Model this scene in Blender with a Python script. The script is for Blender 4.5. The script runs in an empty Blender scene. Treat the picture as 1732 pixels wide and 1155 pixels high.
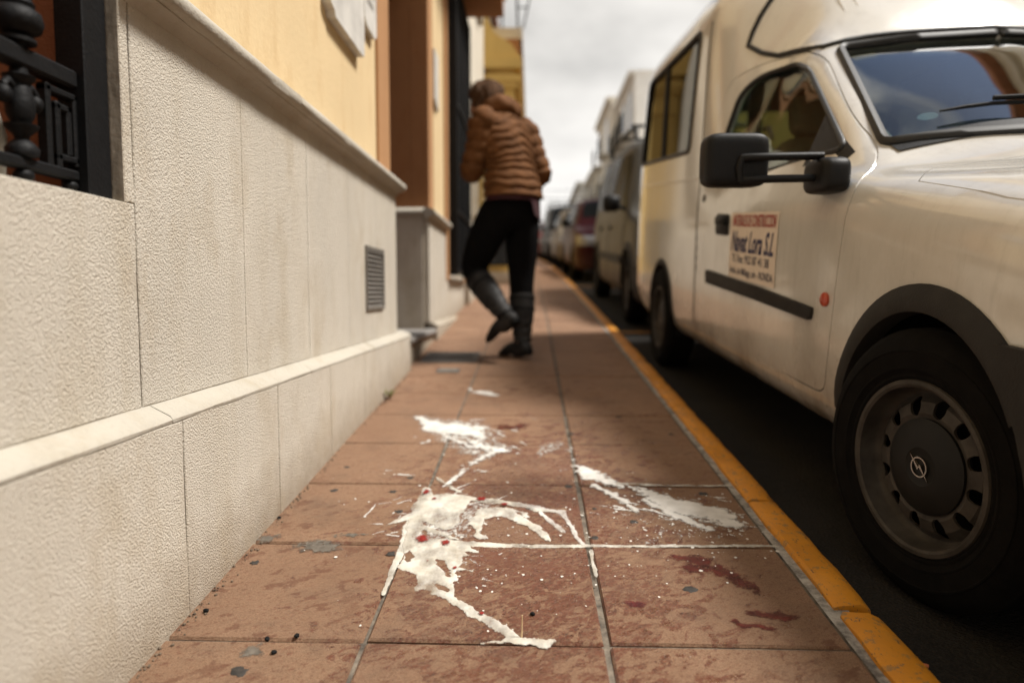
import bpy, bmesh, math, random
import numpy as np
from mathutils import Vector, Matrix
random.seed(7); rng = np.random.default_rng(7)
scn = bpy.context.scene
COL = scn.collection
R = math.radians

# ------------------------------------------------------------------ camera
cam_d = bpy.data.cameras.new('camera'); cam = bpy.data.objects.new('camera', cam_d); COL.objects.link(cam)
cam_d.sensor_width = 36.0; cam_d.lens = 24.007; cam_d.clip_start = 0.02; cam_d.clip_end = 3000
cam.location = (0, 0, 0.70)
cam.rotation_euler = (R(90 - 4.0856), 0, R(1.6819))
cam_d.dof.use_dof = True; cam_d.dof.focus_distance = 1.36; cam_d.dof.aperture_fstop = 1.5; cam_d.dof.aperture_blades = 8
scn.camera = cam

# ------------------------------------------------------------------ world + sun
SUN_EL, SUN_AZ = 59.0, 88.0        # azimuth measured from +Y (street) towards +X
w = bpy.data.worlds.new('World'); scn.world = w; w.use_nodes = True
nt = w.node_tree; nt.nodes.clear()
def wn(t, **k):
    n = nt.nodes.new(t)
    for a, b in k.items(): setattr(n, a, b)
    return n
def wl(a, b): nt.links.new(a, b)
sky = wn('ShaderNodeTexSky', sky_type='NISHITA'); sky.sun_disc = False
sky.sun_elevation = R(SUN_EL); sky.sun_rotation = R(SUN_AZ); sky.air_density = 1.0; sky.dust_density = 1.0; sky.ozone_density = 1.5
tc = wn('ShaderNodeTexCoord'); sep = wn('ShaderNodeSeparateXYZ'); wl(tc.outputs['Generated'], sep.inputs[0])
zc = wn('ShaderNodeMath', operation='MAXIMUM'); wl(sep.outputs[2], zc.inputs[0]); zc.inputs[1].default_value = 0.0
zo = wn('ShaderNodeMath', operation='ADD'); wl(zc.outputs[0], zo.inputs[0]); zo.inputs[1].default_value = 0.28
dx = wn('ShaderNodeMath', operation='DIVIDE'); wl(sep.outputs[0], dx.inputs[0]); wl(zo.outputs[0], dx.inputs[1])
dy = wn('ShaderNodeMath', operation='DIVIDE'); wl(sep.outputs[1], dy.inputs[0]); wl(zo.outputs[0], dy.inputs[1])
cb = wn('ShaderNodeCombineXYZ'); wl(dx.outputs[0], cb.inputs[0]); wl(dy.outputs[0], cb.inputs[1])
n1 = wn('ShaderNodeTexNoise'); n1.inputs['Scale'].default_value = 1.1; n1.inputs['Detail'].default_value = 9; n1.inputs['Roughness'].default_value = .55
mp = wn('ShaderNodeMapping'); mp.inputs['Location'].default_value = (14.51, 13.08, 2.16); wl(cb.outputs[0], mp.inputs[0]); wl(mp.outputs[0], n1.inputs['Vector'])
cov = wn('ShaderNodeValToRGB'); cov.color_ramp.elements[0].position = .40; cov.color_ramp.elements[1].position = .49; wl(n1.outputs[0], cov.inputs[0])
n2 = wn('ShaderNodeTexNoise'); n2.inputs['Scale'].default_value = 1.5; n2.inputs['Detail'].default_value = 6
mp2 = wn('ShaderNodeMapping'); mp2.inputs['Location'].default_value = (7.1, 4.4, 2.0); wl(cb.outputs[0], mp2.inputs[0]); wl(mp2.outputs[0], n2.inputs['Vector'])
shade = wn('ShaderNodeValToRGB')
shade.color_ramp.elements[0].position = .38; shade.color_ramp.elements[0].color = (6.6, 6.45, 6.2, 1)
shade.color_ramp.elements[1].position = .60; shade.color_ramp.elements[1].color = (12.5, 12.1, 11.5, 1)
wl(n2.outputs[0], shade.inputs[0])
hz = wn('ShaderNodeMapRange'); wl(sep.outputs[2], hz.inputs[0]); hz.inputs[1].default_value = 0.0; hz.inputs[2].default_value = .36; hz.inputs[3].default_value = .85; hz.inputs[4].default_value = 0.0
shz = wn('ShaderNodeMix', data_type='RGBA'); wl(hz.outputs[0], shz.inputs[0]); wl(shade.outputs[0], shz.inputs[6]); shz.inputs[7].default_value = (15.5, 15.2, 14.7, 1)
cvz = wn('ShaderNodeMath', operation='MAXIMUM'); wl(cov.outputs[0], cvz.inputs[0]); hc = wn('ShaderNodeMapRange'); wl(sep.outputs[2], hc.inputs[0]); hc.inputs[1].default_value = .40; hc.inputs[2].default_value = .58; hc.inputs[3].default_value = 1.0; hc.inputs[4].default_value = 0.0; wl(hc.outputs[0], cvz.inputs[1])
mixc = wn('ShaderNodeMix', data_type='RGBA'); wl(cvz.outputs[0], mixc.inputs[0]); wl(sky.outputs[0], mixc.inputs[6]); wl(shz.outputs[2], mixc.inputs[7])
bg = wn('ShaderNodeBackground'); bg.inputs[1].default_value = 0.054; wl(mixc.outputs[2], bg.inputs[0])
wo = wn('ShaderNodeOutputWorld'); wl(bg.outputs[0], wo.inputs[0])

sun_d = bpy.data.lights.new('sun', 'SUN'); sun = bpy.data.objects.new('sun', sun_d); COL.objects.link(sun)
sun_d.energy = 4.2; sun_d.angle = R(13); sun_d.color = (1.0, .955, .89)
_sd = Vector((math.sin(R(SUN_AZ)) * math.cos(R(SUN_EL)), math.cos(R(SUN_AZ)) * math.cos(R(SUN_EL)), math.sin(R(SUN_EL))))
sun.rotation_euler = _sd.to_track_quat('Z', 'Y').to_euler(); sun.location = (0, 0, 20)

vs = scn.view_settings; vs.view_transform = 'Standard'; vs.look = 'None'; vs.gamma = 1; vs.use_curve_mapping = False; vs.exposure = 0.55
scn.cycles.use_denoising = True
scn.cycles.max_bounces = 8; scn.cycles.transparent_max_bounces = 16; scn.cycles.caustics_reflective = False; scn.cycles.caustics_refractive = False

# ------------------------------------------------------------------ street profile
def gz(y):
    if y < -8: return -8 * .082
    if y < 12: return .082 * y
    z = .082 * 12
    if y < 45:
        t = y - 12; return z + .082 * t - .5 * (.037 / 33) * t * t
    z += .082 * 33 - .5 * .037 * 33
    t = min(y, 85) - 45
    return z + .045 * t - .5 * (.045 / 40) * t * t
def gx(y):
    if y < 4: return 0.0
    if y < 24: return -.0011 * (y - 4) ** 2
    return -.0011 * 400 - .044 * (y - 24)
ROAD = -.06          # road surface below the pavement
SL = math.atan(.082)

# ------------------------------------------------------------------ mesh helpers
class MB:
    def __init__(s): s.v = []; s.f = []
    def add(s, vs, fs):
        o = len(s.v); s.v += [tuple(p) for p in vs]; s.f += [tuple(i + o for i in f) for f in fs]; return s
    def box(s, x0, x1, y0, y1, z0, z1):
        return s.add([(x0,y0,z0),(x1,y0,z0),(x1,y1,z0),(x0,y1,z0),(x0,y0,z1),(x1,y0,z1),(x1,y1,z1),(x0,y1,z1)],
                     [(0,3,2,1),(4,5,6,7),(0,1,5,4),(1,2,6,5),(2,3,7,6),(3,0,4,7)])
    def cbox(s, x0, x1, y0, y1, z0, z1, b):          # box with chamfered edges
        X, Y, Z = (x0, x1), (y0, y1), (z0, z1); vs = []; idx = {}
        for i in (0,1):
            for j in (0,1):
                for k in (0,1):
                    sx, sy, sz = (b if i == 0 else -b), (b if j == 0 else -b), (b if k == 0 else -b)
                    for a, p in (('x',(X[i],Y[j]+sy,Z[k]+sz)),('y',(X[i]+sx,Y[j],Z[k]+sz)),('z',(X[i]+sx,Y[j]+sy,Z[k]))):
                        idx[(i,j,k,a)] = len(vs); vs.append(p)
        g = idx.get; fs = []
        for i in (0,1):
            q = [g((i,0,0,'x')),g((i,1,0,'x')),g((i,1,1,'x')),g((i,0,1,'x'))]; fs.append(tuple(q if i else q[::-1]))
            q = [g((0,i,0,'y')),g((0,i,1,'y')),g((1,i,1,'y')),g((1,i,0,'y'))]; fs.append(tuple(q if i else q[::-1]))
            q = [g((0,0,i,'z')),g((1,0,i,'z')),g((1,1,i,'z')),g((0,1,i,'z'))]; fs.append(tuple(q if i else q[::-1]))
        for j in (0,1):
            for k in (0,1):
                fs.append((g((0,j,k,'y')),g((1,j,k,'y')),g((1,j,k,'z')),g((0,j,k,'z'))))
                fs.append((g((j,0,k,'x')),g((j,1,k,'x')),g((j,1,k,'z')),g((j,0,k,'z'))))
                fs.append((g((j,k,0,'x')),g((j,k,1,'x')),g((j,k,1,'y')),g((j,k,0,'y'))))
        for i in (0,1):
            for j in (0,1):
                for k in (0,1): fs.append((g((i,j,k,'x')),g((i,j,k,'y')),g((i,j,k,'z'))))
        return s.add(vs, fs)
    def prism(s, poly, axis, a, b):                  # poly in the other two axes, in order
        n = len(poly)
        def P(p, q): return {'x':(q,p[0],p[1]),'y':(p[0],q,p[1]),'z':(p[0],p[1],q)}[axis]
        return s.add([P(p,a) for p in poly]+[P(p,b) for p in poly],
                     [tuple(range(n))[::-1], tuple(range(n,2*n))]+[(i,(i+1)%n,n+(i+1)%n,n+i) for i in range(n)])
    def tube(s, pts, r, n=8, cap=True):
        pts = [Vector(p) for p in pts]; m = len(pts)
        rr = r if hasattr(r,'__len__') else [r]*m
        up = None; vs = []
        for i, p in enumerate(pts):
            t = (pts[min(i+1,m-1)]-pts[max(i-1,0)]).normalized()
            if up is None:
                up = Vector((0,0,1)) if abs(t.z) < .9 else Vector((1,0,0))
            u = (up - t*up.dot(t)).normalized(); up = u; q = t.cross(u)
            for k in range(n):
                a = 2*math.pi*k/n; vs.append(p+(u*math.cos(a)+q*math.sin(a))*rr[i])
        fs = [(i*n+k,i*n+(k+1)%n,(i+1)*n+(k+1)%n,(i+1)*n+k) for i in range(m-1) for k in range(n)]
        if cap: fs += [tuple(range(n))[::-1], tuple(range((m-1)*n,m*n))]
        return s.add(vs, fs)
    def lathe(s, prof, n=24, axis='z', at=(0,0,0), cap=False):    # prof: (r, h)
        vs = []; m = len(prof)
        for r_, h_ in prof:
            for k in range(n):
                a = 2*math.pi*k/n; c, d = r_*math.cos(a), r_*math.sin(a)
                p = {'z':(c,d,h_),'x':(h_,c,d),'y':(d,h_,c)}[axis]
                vs.append((p[0]+at[0],p[1]+at[1],p[2]+at[2]))
        fs = [(i*n+k,i*n+(k+1)%n,(i+1)*n+(k+1)%n,(i+1)*n+k) for i in range(m-1) for k in range(n)]
        if cap: fs += [tuple(range(n))[::-1], tuple(range((m-1)*n,m*n))]
        return s.add(vs, fs)
    def grid(s, P):
        nu, nv = P.shape[:2]
        return s.add([tuple(map(float,p)) for p in P.reshape(-1,3)], [(i*nv+j,(i+1)*nv+j,(i+1)*nv+j+1,i*nv+j+1) for i in range(nu-1) for j in range(nv-1)])
    def ball(s, c, r, n=10, m=7):
        rx, ry, rz = r if hasattr(r,'__len__') else (r,r,r)
        pr = [(math.sin(math.pi*i/m), -math.cos(math.pi*i/m)) for i in range(m+1)]
        vs = [(c[0]+rx*max(a,1e-4)*math.cos(2*math.pi*k/n), c[1]+ry*max(a,1e-4)*math.sin(2*math.pi*k/n), c[2]+rz*b) for a,b in pr for k in range(n)]
        return s.add(vs, [(i*n+k,i*n+(k+1)%n,(i+1)*n+(k+1)%n,(i+1)*n+k) for i in range(m) for k in range(n)])
    def sbox(s, x0, x1, y0, y1, z0, z1, e=.35, n=24, m=16):   # rounded box (superellipsoid)
        c = ((x0+x1)/2,(y0+y1)/2,(z0+z1)/2); h = ((x1-x0)/2,(y1-y0)/2,(z1-z0)/2)
        pw = lambda q: math.copysign(abs(q)**e, q)
        vs = []
        for i in range(m+1):
            ph = -math.pi/2+math.pi*i/m; cp, sp = max(1e-3,abs(math.cos(ph)))**e, pw(math.sin(ph))
            for k in range(n): t = 2*math.pi*k/n; vs.append((c[0]+h[0]*cp*pw(math.cos(t)), c[1]+h[1]*cp*pw(math.sin(t)), c[2]+h[2]*sp))
        return s.add(vs, [(i*n+k,i*n+(k+1)%n,(i+1)*n+(k+1)%n,(i+1)*n+k) for i in range(m) for k in range(n)])
    def mesh(s, name, fix=True):
        me = bpy.data.meshes.new(name); me.from_pydata(s.v, [], s.f)
        if fix:
            bm = bmesh.new(); bm.from_mesh(me); bmesh.ops.recalc_face_normals(bm, faces=bm.faces); bm.to_mesh(me); bm.free()
        me.update(); return me
    def build(s, name, mat, parent=None, smooth=None, **k):
        return obj(name, s.mesh(name), mat, parent, smooth, **k)

def smooth_angle(me, deg):
    me.polygons.foreach_set('use_smooth', [True]*len(me.polygons))
    bm = bmesh.new(); bm.from_mesh(me); lim = R(deg)
    for e in bm.edges:
        e.smooth = not (len(e.link_faces) == 2 and e.calc_face_angle(0) > lim)
    bm.to_mesh(me); bm.free()
def obj(name, me, mat=None, parent=None, smooth=None, loc=None, rot=None, **k):
    if smooth is not None: smooth_angle(me, smooth)
    o = bpy.data.objects.new(name, me); COL.objects.link(o)
    if mat is not None and me is not None and not me.materials: me.materials.append(mat)
    if parent is not None: o.parent = parent
    if loc is not None: o.location = loc
    if rot is not None: o.rotation_euler = rot
    tag(o, **k); return o
def tag(o, label=None, cat=None, group=None, kind=None):
    if label: o['label'] = label
    if cat: o['category'] = cat
    if group: o['group'] = group
    if kind: o['kind'] = kind
    return o
def empty(name, loc=(0,0,0), rot=(0,0,0), **k):
    o = bpy.data.objects.new(name, None); COL.objects.link(o); o.location = loc; o.rotation_euler = rot; o.empty_display_size = .1
    return tag(o, **k)
def copy_tree(o, parent=None, mats=None):
    c = o.copy(); COL.objects.link(c); c.parent = parent
    if mats and c.type == 'MESH' and c.name.split('.')[0] in mats:
        c.material_slots[0].link = 'OBJECT'; c.material_slots[0].material = mats[c.name.split('.')[0]]
    for ch in list(o.children): copy_tree(ch, c, mats)
    return c
def evaluated(o):
    dg = bpy.context.evaluated_depsgraph_get(); return bpy.data.meshes.new_from_object(o.evaluated_get(dg))
def boolean(me, cutter, op):
    a = bpy.data.objects.new('tmp_a', me.copy()); b = bpy.data.objects.new('tmp_b', cutter); COL.objects.link(a); COL.objects.link(b)
    m = a.modifiers.new('b', 'BOOLEAN'); m.object = b; m.operation = op; m.solver = 'EXACT'
    out = evaluated(a); bpy.data.objects.remove(a); bpy.data.objects.remove(b); return out

# ------------------------------------------------------------------ material helper
class NM:
    def __init__(s, name, **k):
        s.m = bpy.data.materials.new(name); s.m.use_nodes = True; s.t = s.m.node_tree
        s.b = s.t.nodes['Principled BSDF']; s.out = s.t.nodes['Material Output']
        for a, v in k.items(): s.set(a, v)
    def set(s, a, v):
        n = {'col':'Base Color','rough':'Roughness','metal':'Metallic','spec':'Specular IOR Level','coat':'Coat Weight','coatr':'Coat Roughness','normal':'Normal','alpha':'Alpha','sss':'Subsurface Weight','trans':'Transmission Weight','emit':'Emission Color','emits':'Emission Strength','sheen':'Sheen Weight'}[a]
        i = s.b.inputs[n]
        if hasattr(v, 'is_output') or isinstance(v, bpy.types.NodeSocket): s.t.links.new(v, i)
        else: i.default_value = (*v, 1) if isinstance(v, tuple) and len(v) == 3 else v
    def n(s, t, **k):
        x = s.t.nodes.new(t)
        for a, v in k.items(): setattr(x, a, v)
        return x
    def put(s, sock, v):
        if isinstance(v, bpy.types.NodeSocket): s.t.links.new(v, sock)
        else: sock.default_value = (*v, 1) if isinstance(v, tuple) and len(v) == 3 and sock.type == 'RGBA' else v
    def pos(s): return s.n('ShaderNodeNewGeometry').outputs['Position']
    def oco(s): return s.n('ShaderNodeTexCoord').outputs['Object']
    def rnd(s): return s.n('ShaderNodeObjectInfo').outputs['Random']
    def attr(s, name): return s.n('ShaderNodeAttribute', attribute_name=name).outputs['Fac']
    def sepx(s, v):
        x = s.n('ShaderNodeSeparateXYZ'); s.put(x.inputs[0], v); return x.outputs
    def map(s, v, scale=(1,1,1), rot=(0,0,0), loc=(0,0,0)):
        x = s.n('ShaderNodeMapping'); s.put(x.inputs[0], v); x.inputs['Scale'].default_value = scale; x.inputs['Rotation'].default_value = rot; x.inputs['Location'].default_value = loc
        return x.outputs[0]
    def noise(s, v, scale, detail=4, rough=.55, dist=0):
        x = s.n('ShaderNodeTexNoise'); s.put(x.inputs['Vector'], v); x.inputs['Scale'].default_value = scale; x.inputs['Detail'].default_value = detail
        x.inputs['Roughness'].default_value = rough; x.inputs['Distortion'].default_value = dist; return x.outputs[0]
    def voro(s, v, scale, feature='F1'):
        x = s.n('ShaderNodeTexVoronoi', feature=feature); s.put(x.inputs['Vector'], v); x.inputs['Scale'].default_value = scale; return x.outputs['Distance']
    def ramp(s, f, a, b, ca=(0,0,0), cb_=(1,1,1)):
        x = s.n('ShaderNodeValToRGB'); s.put(x.inputs[0], f); e = x.color_ramp.elements
        e[0].position = a; e[1].position = b; e[0].color = (*ca,1); e[1].color = (*cb_,1); return x.outputs[0]
    def mix(s, f, a, b, mode='MIX'):
        x = s.n('ShaderNodeMix', data_type='RGBA', blend_type=mode); s.put(x.inputs[0], f); s.put(x.inputs[6], a); s.put(x.inputs[7], b); return x.outputs[2]
    def math(s, op, a, b=0.0, clamp=False):
        x = s.n('ShaderNodeMath', operation=op, use_clamp=clamp); s.put(x.inputs[0], a); s.put(x.inputs[1], b); return x.outputs[0]
    def bump(s, h, strength=.5, dist=.002, normal=None):
        x = s.n('ShaderNodeBump'); s.put(x.inputs['Height'], h); x.inputs['Strength'].default_value = strength; x.inputs['Distance'].default_value = dist
        if normal is not None: s.put(x.inputs['Normal'], normal)
        return x.outputs[0]

def simple(name, col, rough=.6, var=.15, nscale=6, bump=0, bscale=60, **k):
    a = NM(name, rough=rough, **k); p = a.pos()
    f = a.noise(p, nscale, 5, .6)
    dark = tuple(c*(1-var) for c in col); lite = tuple(min(1,c*(1+var)) for c in col)
    a.set('col', a.mix(a.ramp(f,.3,.7), dark, lite))
    if bump: a.set('normal', a.bump(a.noise(p, bscale, 4), bump, .003))
    return a.m
M = {}
# ---- paving slabs: split-faced terracotta concrete, dusty by the wall, washed red round the spill
a = NM('paving'); p = a.pos(); xyz = a.sepx(p)
pr = a.map(p, (1,1,1), (0,0,R(-32)))                       # diagonal grain
pst = a.map(pr, (.78,1.18,1))
big = a.noise(p, 3.1, 4, .6)
speck = a.noise(pst, 88, 9, .80); fine = a.noise(p, 330, 4, .75); drop = a.noise(pst, 26, 7, .68, .7)
# washed area: distance from the spill centre, broken up by noise
dxs = a.math('MULTIPLY', a.math('ADD', xyz[0], -.02), 1.55); dys = a.math('MULTIPLY', a.math('ADD', xyz[1], -1.60), .66)
rad = a.math('SQRT', a.math('ADD', a.math('MULTIPLY', dxs, dxs), a.math('MULTIPLY', dys, dys)))
wet = a.math('ADD', a.math('MULTIPLY', rad, -1.0), a.math('ADD', a.math('MULTIPLY', a.math('ADD', drop, -.5), 2.9), a.math('ADD', a.math('MULTIPLY', big, .5), .58)))
wetm = a.ramp(wet, .37, .42)                                 # 1 = washed / wet
dustcol = a.mix(a.ramp(big,.35,.65), (.262,.150,.085), (.355,.218,.132))
dustcol = a.mix(a.ramp(fine,.38,.66), dustcol, (.240,.130,.068))
redcol = a.mix(a.ramp(a.noise(pst, 120, 8,.80),.40,.60), (.050,.013,.006), (.205,.058,.024))
redcol = a.mix(a.ramp(a.noise(pr, 9, 5,.6),.38,.66), redcol, (.170,.050,.022))
mott = a.ramp(a.math('ADD', speck, a.math('MULTIPLY', a.math('ADD', big, -.5), .42)), .515, .545)
washed = a.mix(a.math('MULTIPLY', mott, .80), redcol, (.270,.152,.085))
washed = a.mix(a.ramp(a.noise(p, 420, 2, .5), .70, .76), washed, (.42,.34,.27))
fleck = a.ramp(a.noise(pst, 105, 8, .80), .550, .580)
dusty = a.mix(a.math('MULTIPLY', fleck, .78), dustcol, (.165,.055,.025))
dampsp = a.ramp(a.noise(pst, 19, 5, .62), .570, .590); dusty = a.mix(a.math('MULTIPLY', a.math('MULTIPLY', dampsp, a.ramp(a.noise(p, 2.0, 3), .40, .60)), .80), dusty, (.145,.052,.023))
c = a.mix(wetm, dusty, washed)
gr1 = a.noise(p, 520, 3, .65); gr2 = a.noise(a.map(p,(1,1,1),(0,0,0),(3,7,1)), 300, 4, .7)
c = a.mix(a.math('MULTIPLY', a.ramp(gr1,.54,.60), .55), c, (.070,.030,.016)); c = a.mix(a.math('MULTIPLY', a.ramp(gr2,.56,.62), .42), c, (.32,.200,.122))
grim = a.ramp(a.noise(p, 5.5, 7, .72), .50, .68); c = a.mix(a.math('MULTIPLY', grim, .30), c, (.060,.042,.030))
c = a.mix(a.math('MULTIPLY', a.rnd(), .26), c, (.200,.105,.060))
a.set('col', c)
wr = a.ramp(a.noise(pst, 60, 5, .7), .38,.62,(.22,.22,.22),(.60,.60,.60))
a.set('rough', a.mix(wetm, (.78,.78,.78), wr))
h = a.math('ADD', a.math('MULTIPLY', a.noise(a.map(pr,(.32,1.7,1)), 12, 6, .62), 3.2), a.math('ADD', a.math('MULTIPLY', speck, 1.4), a.math('ADD', a.math('MULTIPLY', fine, .45), a.math('MULTIPLY', gr1, .35))))
a.set('normal', a.bump(h, 1.0, .0042)); a.set('spec', .5); M['paving'] = a.m
# ---- grout
a = NM('mortar', rough=.9); p = a.pos(); c = a.mix(a.ramp(a.noise(p,22,5,.7),.35,.65), (.045,.036,.028), (.20,.165,.125)); a.set('col', c); a.set('normal', a.bump(a.noise(p,180,3),.6,.003)); M['mortar'] = a.m
a = NM('grey_mortar', rough=.9); p = a.pos(); c = a.mix(a.ramp(a.noise(p,30,5,.7),.35,.62), (.12,.11,.10), (.42,.40,.36)); a.set('col', c); a.set('normal', a.bump(a.noise(p,140,4),.8,.004)); M['grey_mortar'] = a.m
# ---- yellow kerb paint
a = NM('kerb_paint', rough=.62); p = a.pos(); f = a.noise(p, 42, 7, .72); g = a.noise(a.map(p,(1,.35,1)), 120, 5, .7)
c = a.mix(a.ramp(a.noise(p,7,4),.3,.7), (.47,.180,.006), (.64,.262,.010))
c = a.mix(a.math('MULTIPLY',a.ramp(f,.565,.60),.8), c, (.24,.15,.06)); c = a.mix(a.ramp(a.noise(p,26,8,.75),.615,.64), c, (.13,.11,.085)); c = a.mix(a.ramp(g,.61,.66), c, (.07,.052,.035)); c = a.mix(a.math('MULTIPLY',a.ramp(a.noise(p,5,6,.7),.52,.75),.5), c, (.20,.12,.05))
a.set('col', c); a.set('normal', a.bump(a.noise(p,110,4,.6),.5,.003)); M['kerb_paint'] = a.m
# ---- asphalt
a = NM('asphalt', rough=.9, spec=.2); p = a.pos(); c = a.mix(a.ramp(a.noise(p,180,3,.7),.35,.7), (.007,.0065,.006), (.024,.022,.020)); c = a.mix(a.math('MULTIPLY',a.ramp(a.noise(p,2.2,5,.65),.45,.7),.5), c, (.032,.029,.026))
a.set('col', c); a.set('normal', a.bump(a.voro(p,130),.9,.006)); M['asphalt'] = a.m
a = NM('road_paint', rough=.8); p = a.pos(); c = a.mix(a.ramp(a.noise(p,35,5,.7),.42,.56), (.05,.045,.04), (.48,.21,.02)); a.set('col', c); M['road_paint'] = a.m
# ---- bush-hammered limestone
def stone(name, base, grain, strength):
    a = NM(name, rough=.88, spec=.25); p = a.pos()
    big = a.noise(p, 2.6, 5, .6); st = a.noise(a.map(p,(3,3,.5)), 3.5, 5, .6); gr = a.noise(p, grain, 3, .55)
    c = a.mix(a.ramp(big,.3,.72), tuple(x*.86 for x in base), base)
    c = a.mix(a.math('MULTIPLY',a.ramp(st,.50,.70),.32), c, (base[0]*.70,base[1]*.64,base[2]*.53))
    zz = a.sepx(p); hg = a.math('SUBTRACT', zz[2], a.math('MULTIPLY', zz[1], .082))       # splash dirt thrown up from the pavement
    sp = a.ramp(a.math('ADD', hg, a.math('MULTIPLY', a.noise(p, 16, 6, .7), .20)), .09, .27, (1,1,1), (0,0,0)); c = a.mix(a.math('MULTIPLY', sp, .70), c, (.25,.18,.115))
    bl = a.ramp(a.noise(a.map(p,(1,1,.6)), 4.5, 8, .72), .52, .68); c = a.mix(a.math('MULTIPLY', bl, .50), c, (base[0]*.66,base[1]*.58,base[2]*.46))
    c = a.mix(a.math('MULTIPLY',a.ramp(gr,.30,.48,(1,1,1),(0,0,0)),.22), c, tuple(x*.62 for x in base))
    c = a.mix(a.math('MULTIPLY',a.rnd(),.16), c, (base[0]*.86,base[1]*.82,base[2]*.74))
    a.set('col', c); b1 = a.bump(gr, strength, .006); b2 = a.bump(a.noise(p, grain*3, 3), .25, .002, b1); a.set('normal', b2); return a.m
M['stone_rough'] = stone('stone_rough', (.675,.620,.530), 280, 1.0)
M['stone_cap'] = stone('stone_cap', (.47,.435,.372), 90, .35)
M['stone_smooth'] = stone('stone_smooth', (.60,.55,.47), 40, .15)
a = NM('jamb_stone', rough=.85); p = a.pos(); c = a.mix(a.ramp(a.noise(a.map(p,(4,4,1)),14,6,.65),.35,.65),(.20,.165,.125),(.46,.40,.32)); a.set('col',c); a.set('normal',a.bump(a.noise(p,60,4),.5,.004)); M['jamb_stone'] = a.m
def render_wall(name, base, grain=55, s=.35):
    a = NM(name, rough=.9, spec=.2); p = a.pos(); c = a.mix(a.ramp(a.noise(p,1.8,5,.6),.3,.7), tuple(x*.9 for x in base), base)
    c = a.mix(a.math('MULTIPLY',a.ramp(a.noise(a.map(p,(2,2,.7)),5,7,.70),.52,.70),.55), c, (base[0]*.78,base[1]*.70,base[2]*.62))
    a.set('col', c); a.set('normal', a.bump(a.noise(p, grain, 5, .6), s, .004)); return a.m
M['yellow_wall'] = render_wall('yellow_wall', (.74,.57,.335))
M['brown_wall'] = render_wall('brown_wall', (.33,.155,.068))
M['orange_trim'] = render_wall('orange_trim', (.46,.25,.12))
M['ochre_wall'] = render_wall('ochre_wall', (.64,.44,.15))
M['cream_wall'] = render_wall('cream_wall', (.72,.66,.55))
M['white_wall'] = render_wall('white_wall', (.80,.78,.73))
M['rust_wall'] = render_wall('rust_wall', (.30,.135,.070), 90, .9)
M['iron'] = simple('iron', (.005,.005,.0055), .6, .3, 40, .35, 140, spec=.2)
M['marble'] = simple('marble', (.62,.60,.56), .45, .2, 9)
M['grey_stone'] = simple('grey_stone', (.22,.205,.19), .55, .2, 14, .2, 60)
M['dark_metal'] = simple('dark_metal', (.075,.07,.065), .5, .3, 30, .2, 90)
M['slat'] = simple('slat', (.17,.155,.135), .5, .25, 30)
M['roof_tile'] = simple('roof_tile', (.30,.13,.07), .85, .3, 8)
M['wood_dark'] = simple('wood_dark', (.07,.028,.016), .5, .3, 12)
M['window_dark'] = simple('window_dark', (.02,.022,.025), .12, .2, 3)
M['lead'] = simple('lead', (.012,.012,.012), .8, spec=.1)
M['ground'] = simple('ground', (.12,.10,.075), .95, .3, .3)
# ---- vehicles
def paint(name, col, rough=.22, dirt=.5, dirtcol=(.20,.15,.10), coat=.5, spec=.03):
    a = NM(name, rough=rough, coat=coat, coatr=.08, spec=spec); p = a.oco(); z = a.sepx(p)[2]
    low = a.ramp(z, .15, .85, (1,1,1), (.12,.12,.12))
    f = a.ramp(a.noise(a.map(p,(2.2,1.2,.8)), 2.6, 7, .68), .40, .75)
    sp = a.ramp(a.noise(p, 45, 5, .7), .60, .72)
    d = a.math('MULTIPLY', a.math('ADD', a.math('MULTIPLY', f, low), a.math('MULTIPLY', a.math('MULTIPLY', sp, low), .4)), dirt, True)
    st = a.ramp(a.noise(a.map(p,(5,5,.55)), 5, 7, .72), .52, .70); lw = a.ramp(a.math('ADD', z, a.math('MULTIPLY', a.noise(p, 9, 6, .7), .22)), .34, .62, (1,1,1), (0,0,0))
    d = a.math('ADD', d, a.math('ADD', a.math('MULTIPLY', st, .14*dirt), a.math('MULTIPLY', lw, .42*dirt)), True)
    a.set('col', a.mix(d, col, dirtcol)); a.set('rough', a.mix(d, (rough,)*3, (.55,)*3)); a.set('normal', a.bump(a.noise(p, 2.3, 3, .5), .35, .022)); return a.m
M['van_paint'] = paint('van_paint', (.60,.592,.565), .15, 1.0, (.165,.138,.105), .85, .5)
M['silver_paint'] = paint('silver_paint', (.070,.068,.062), .36, .6, coat=.03)
M['dark_red_paint'] = paint('dark_red_paint', (.034,.005,.006), .36, .3, coat=.03)
M['red_paint'] = paint('red_paint', (.14,.010,.010), .36, .3, coat=.03)
M['beige_paint'] = paint('beige_paint', (.20,.165,.12), .4, .4, coat=.03)
M['grey_paint'] = paint('grey_paint', (.05,.05,.05), .4, .4, coat=.03)
M['white_paint'] = paint('white_paint', (.36,.345,.32), .4, .4, coat=.03)
M['black_plastic'] = simple('black_plastic', (.006,.006,.0065), .5, .2, 30, .25, 300, spec=.25)
M['grey_plastic'] = simple('grey_plastic', (.018,.017,.016), .65, .3, 14, .3, 260, spec=.25)
M['rubber_seal'] = simple('rubber_seal', (.012,.012,.012), .55, .2, 30)
M['tyre'] = simple('tyre', (.0045,.0042,.004), .9, .35, 25, .3, 120, spec=.1)
M['rim'] = simple('rim', (.050,.045,.040), .6, .45, 16, .3, 40, metal=.3, spec=.25)
M['hub_cap'] = simple('hub_cap', (.006,.0062,.006), .55, .3, 20, spec=.25)
M['chrome'] = simple('chrome', (.36,.34,.31), .25, .1, 20, metal=1.0)
M['indicator'] = NM('indicator', col=(.40,.042,.008), rough=.3, coat=.3).m
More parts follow.
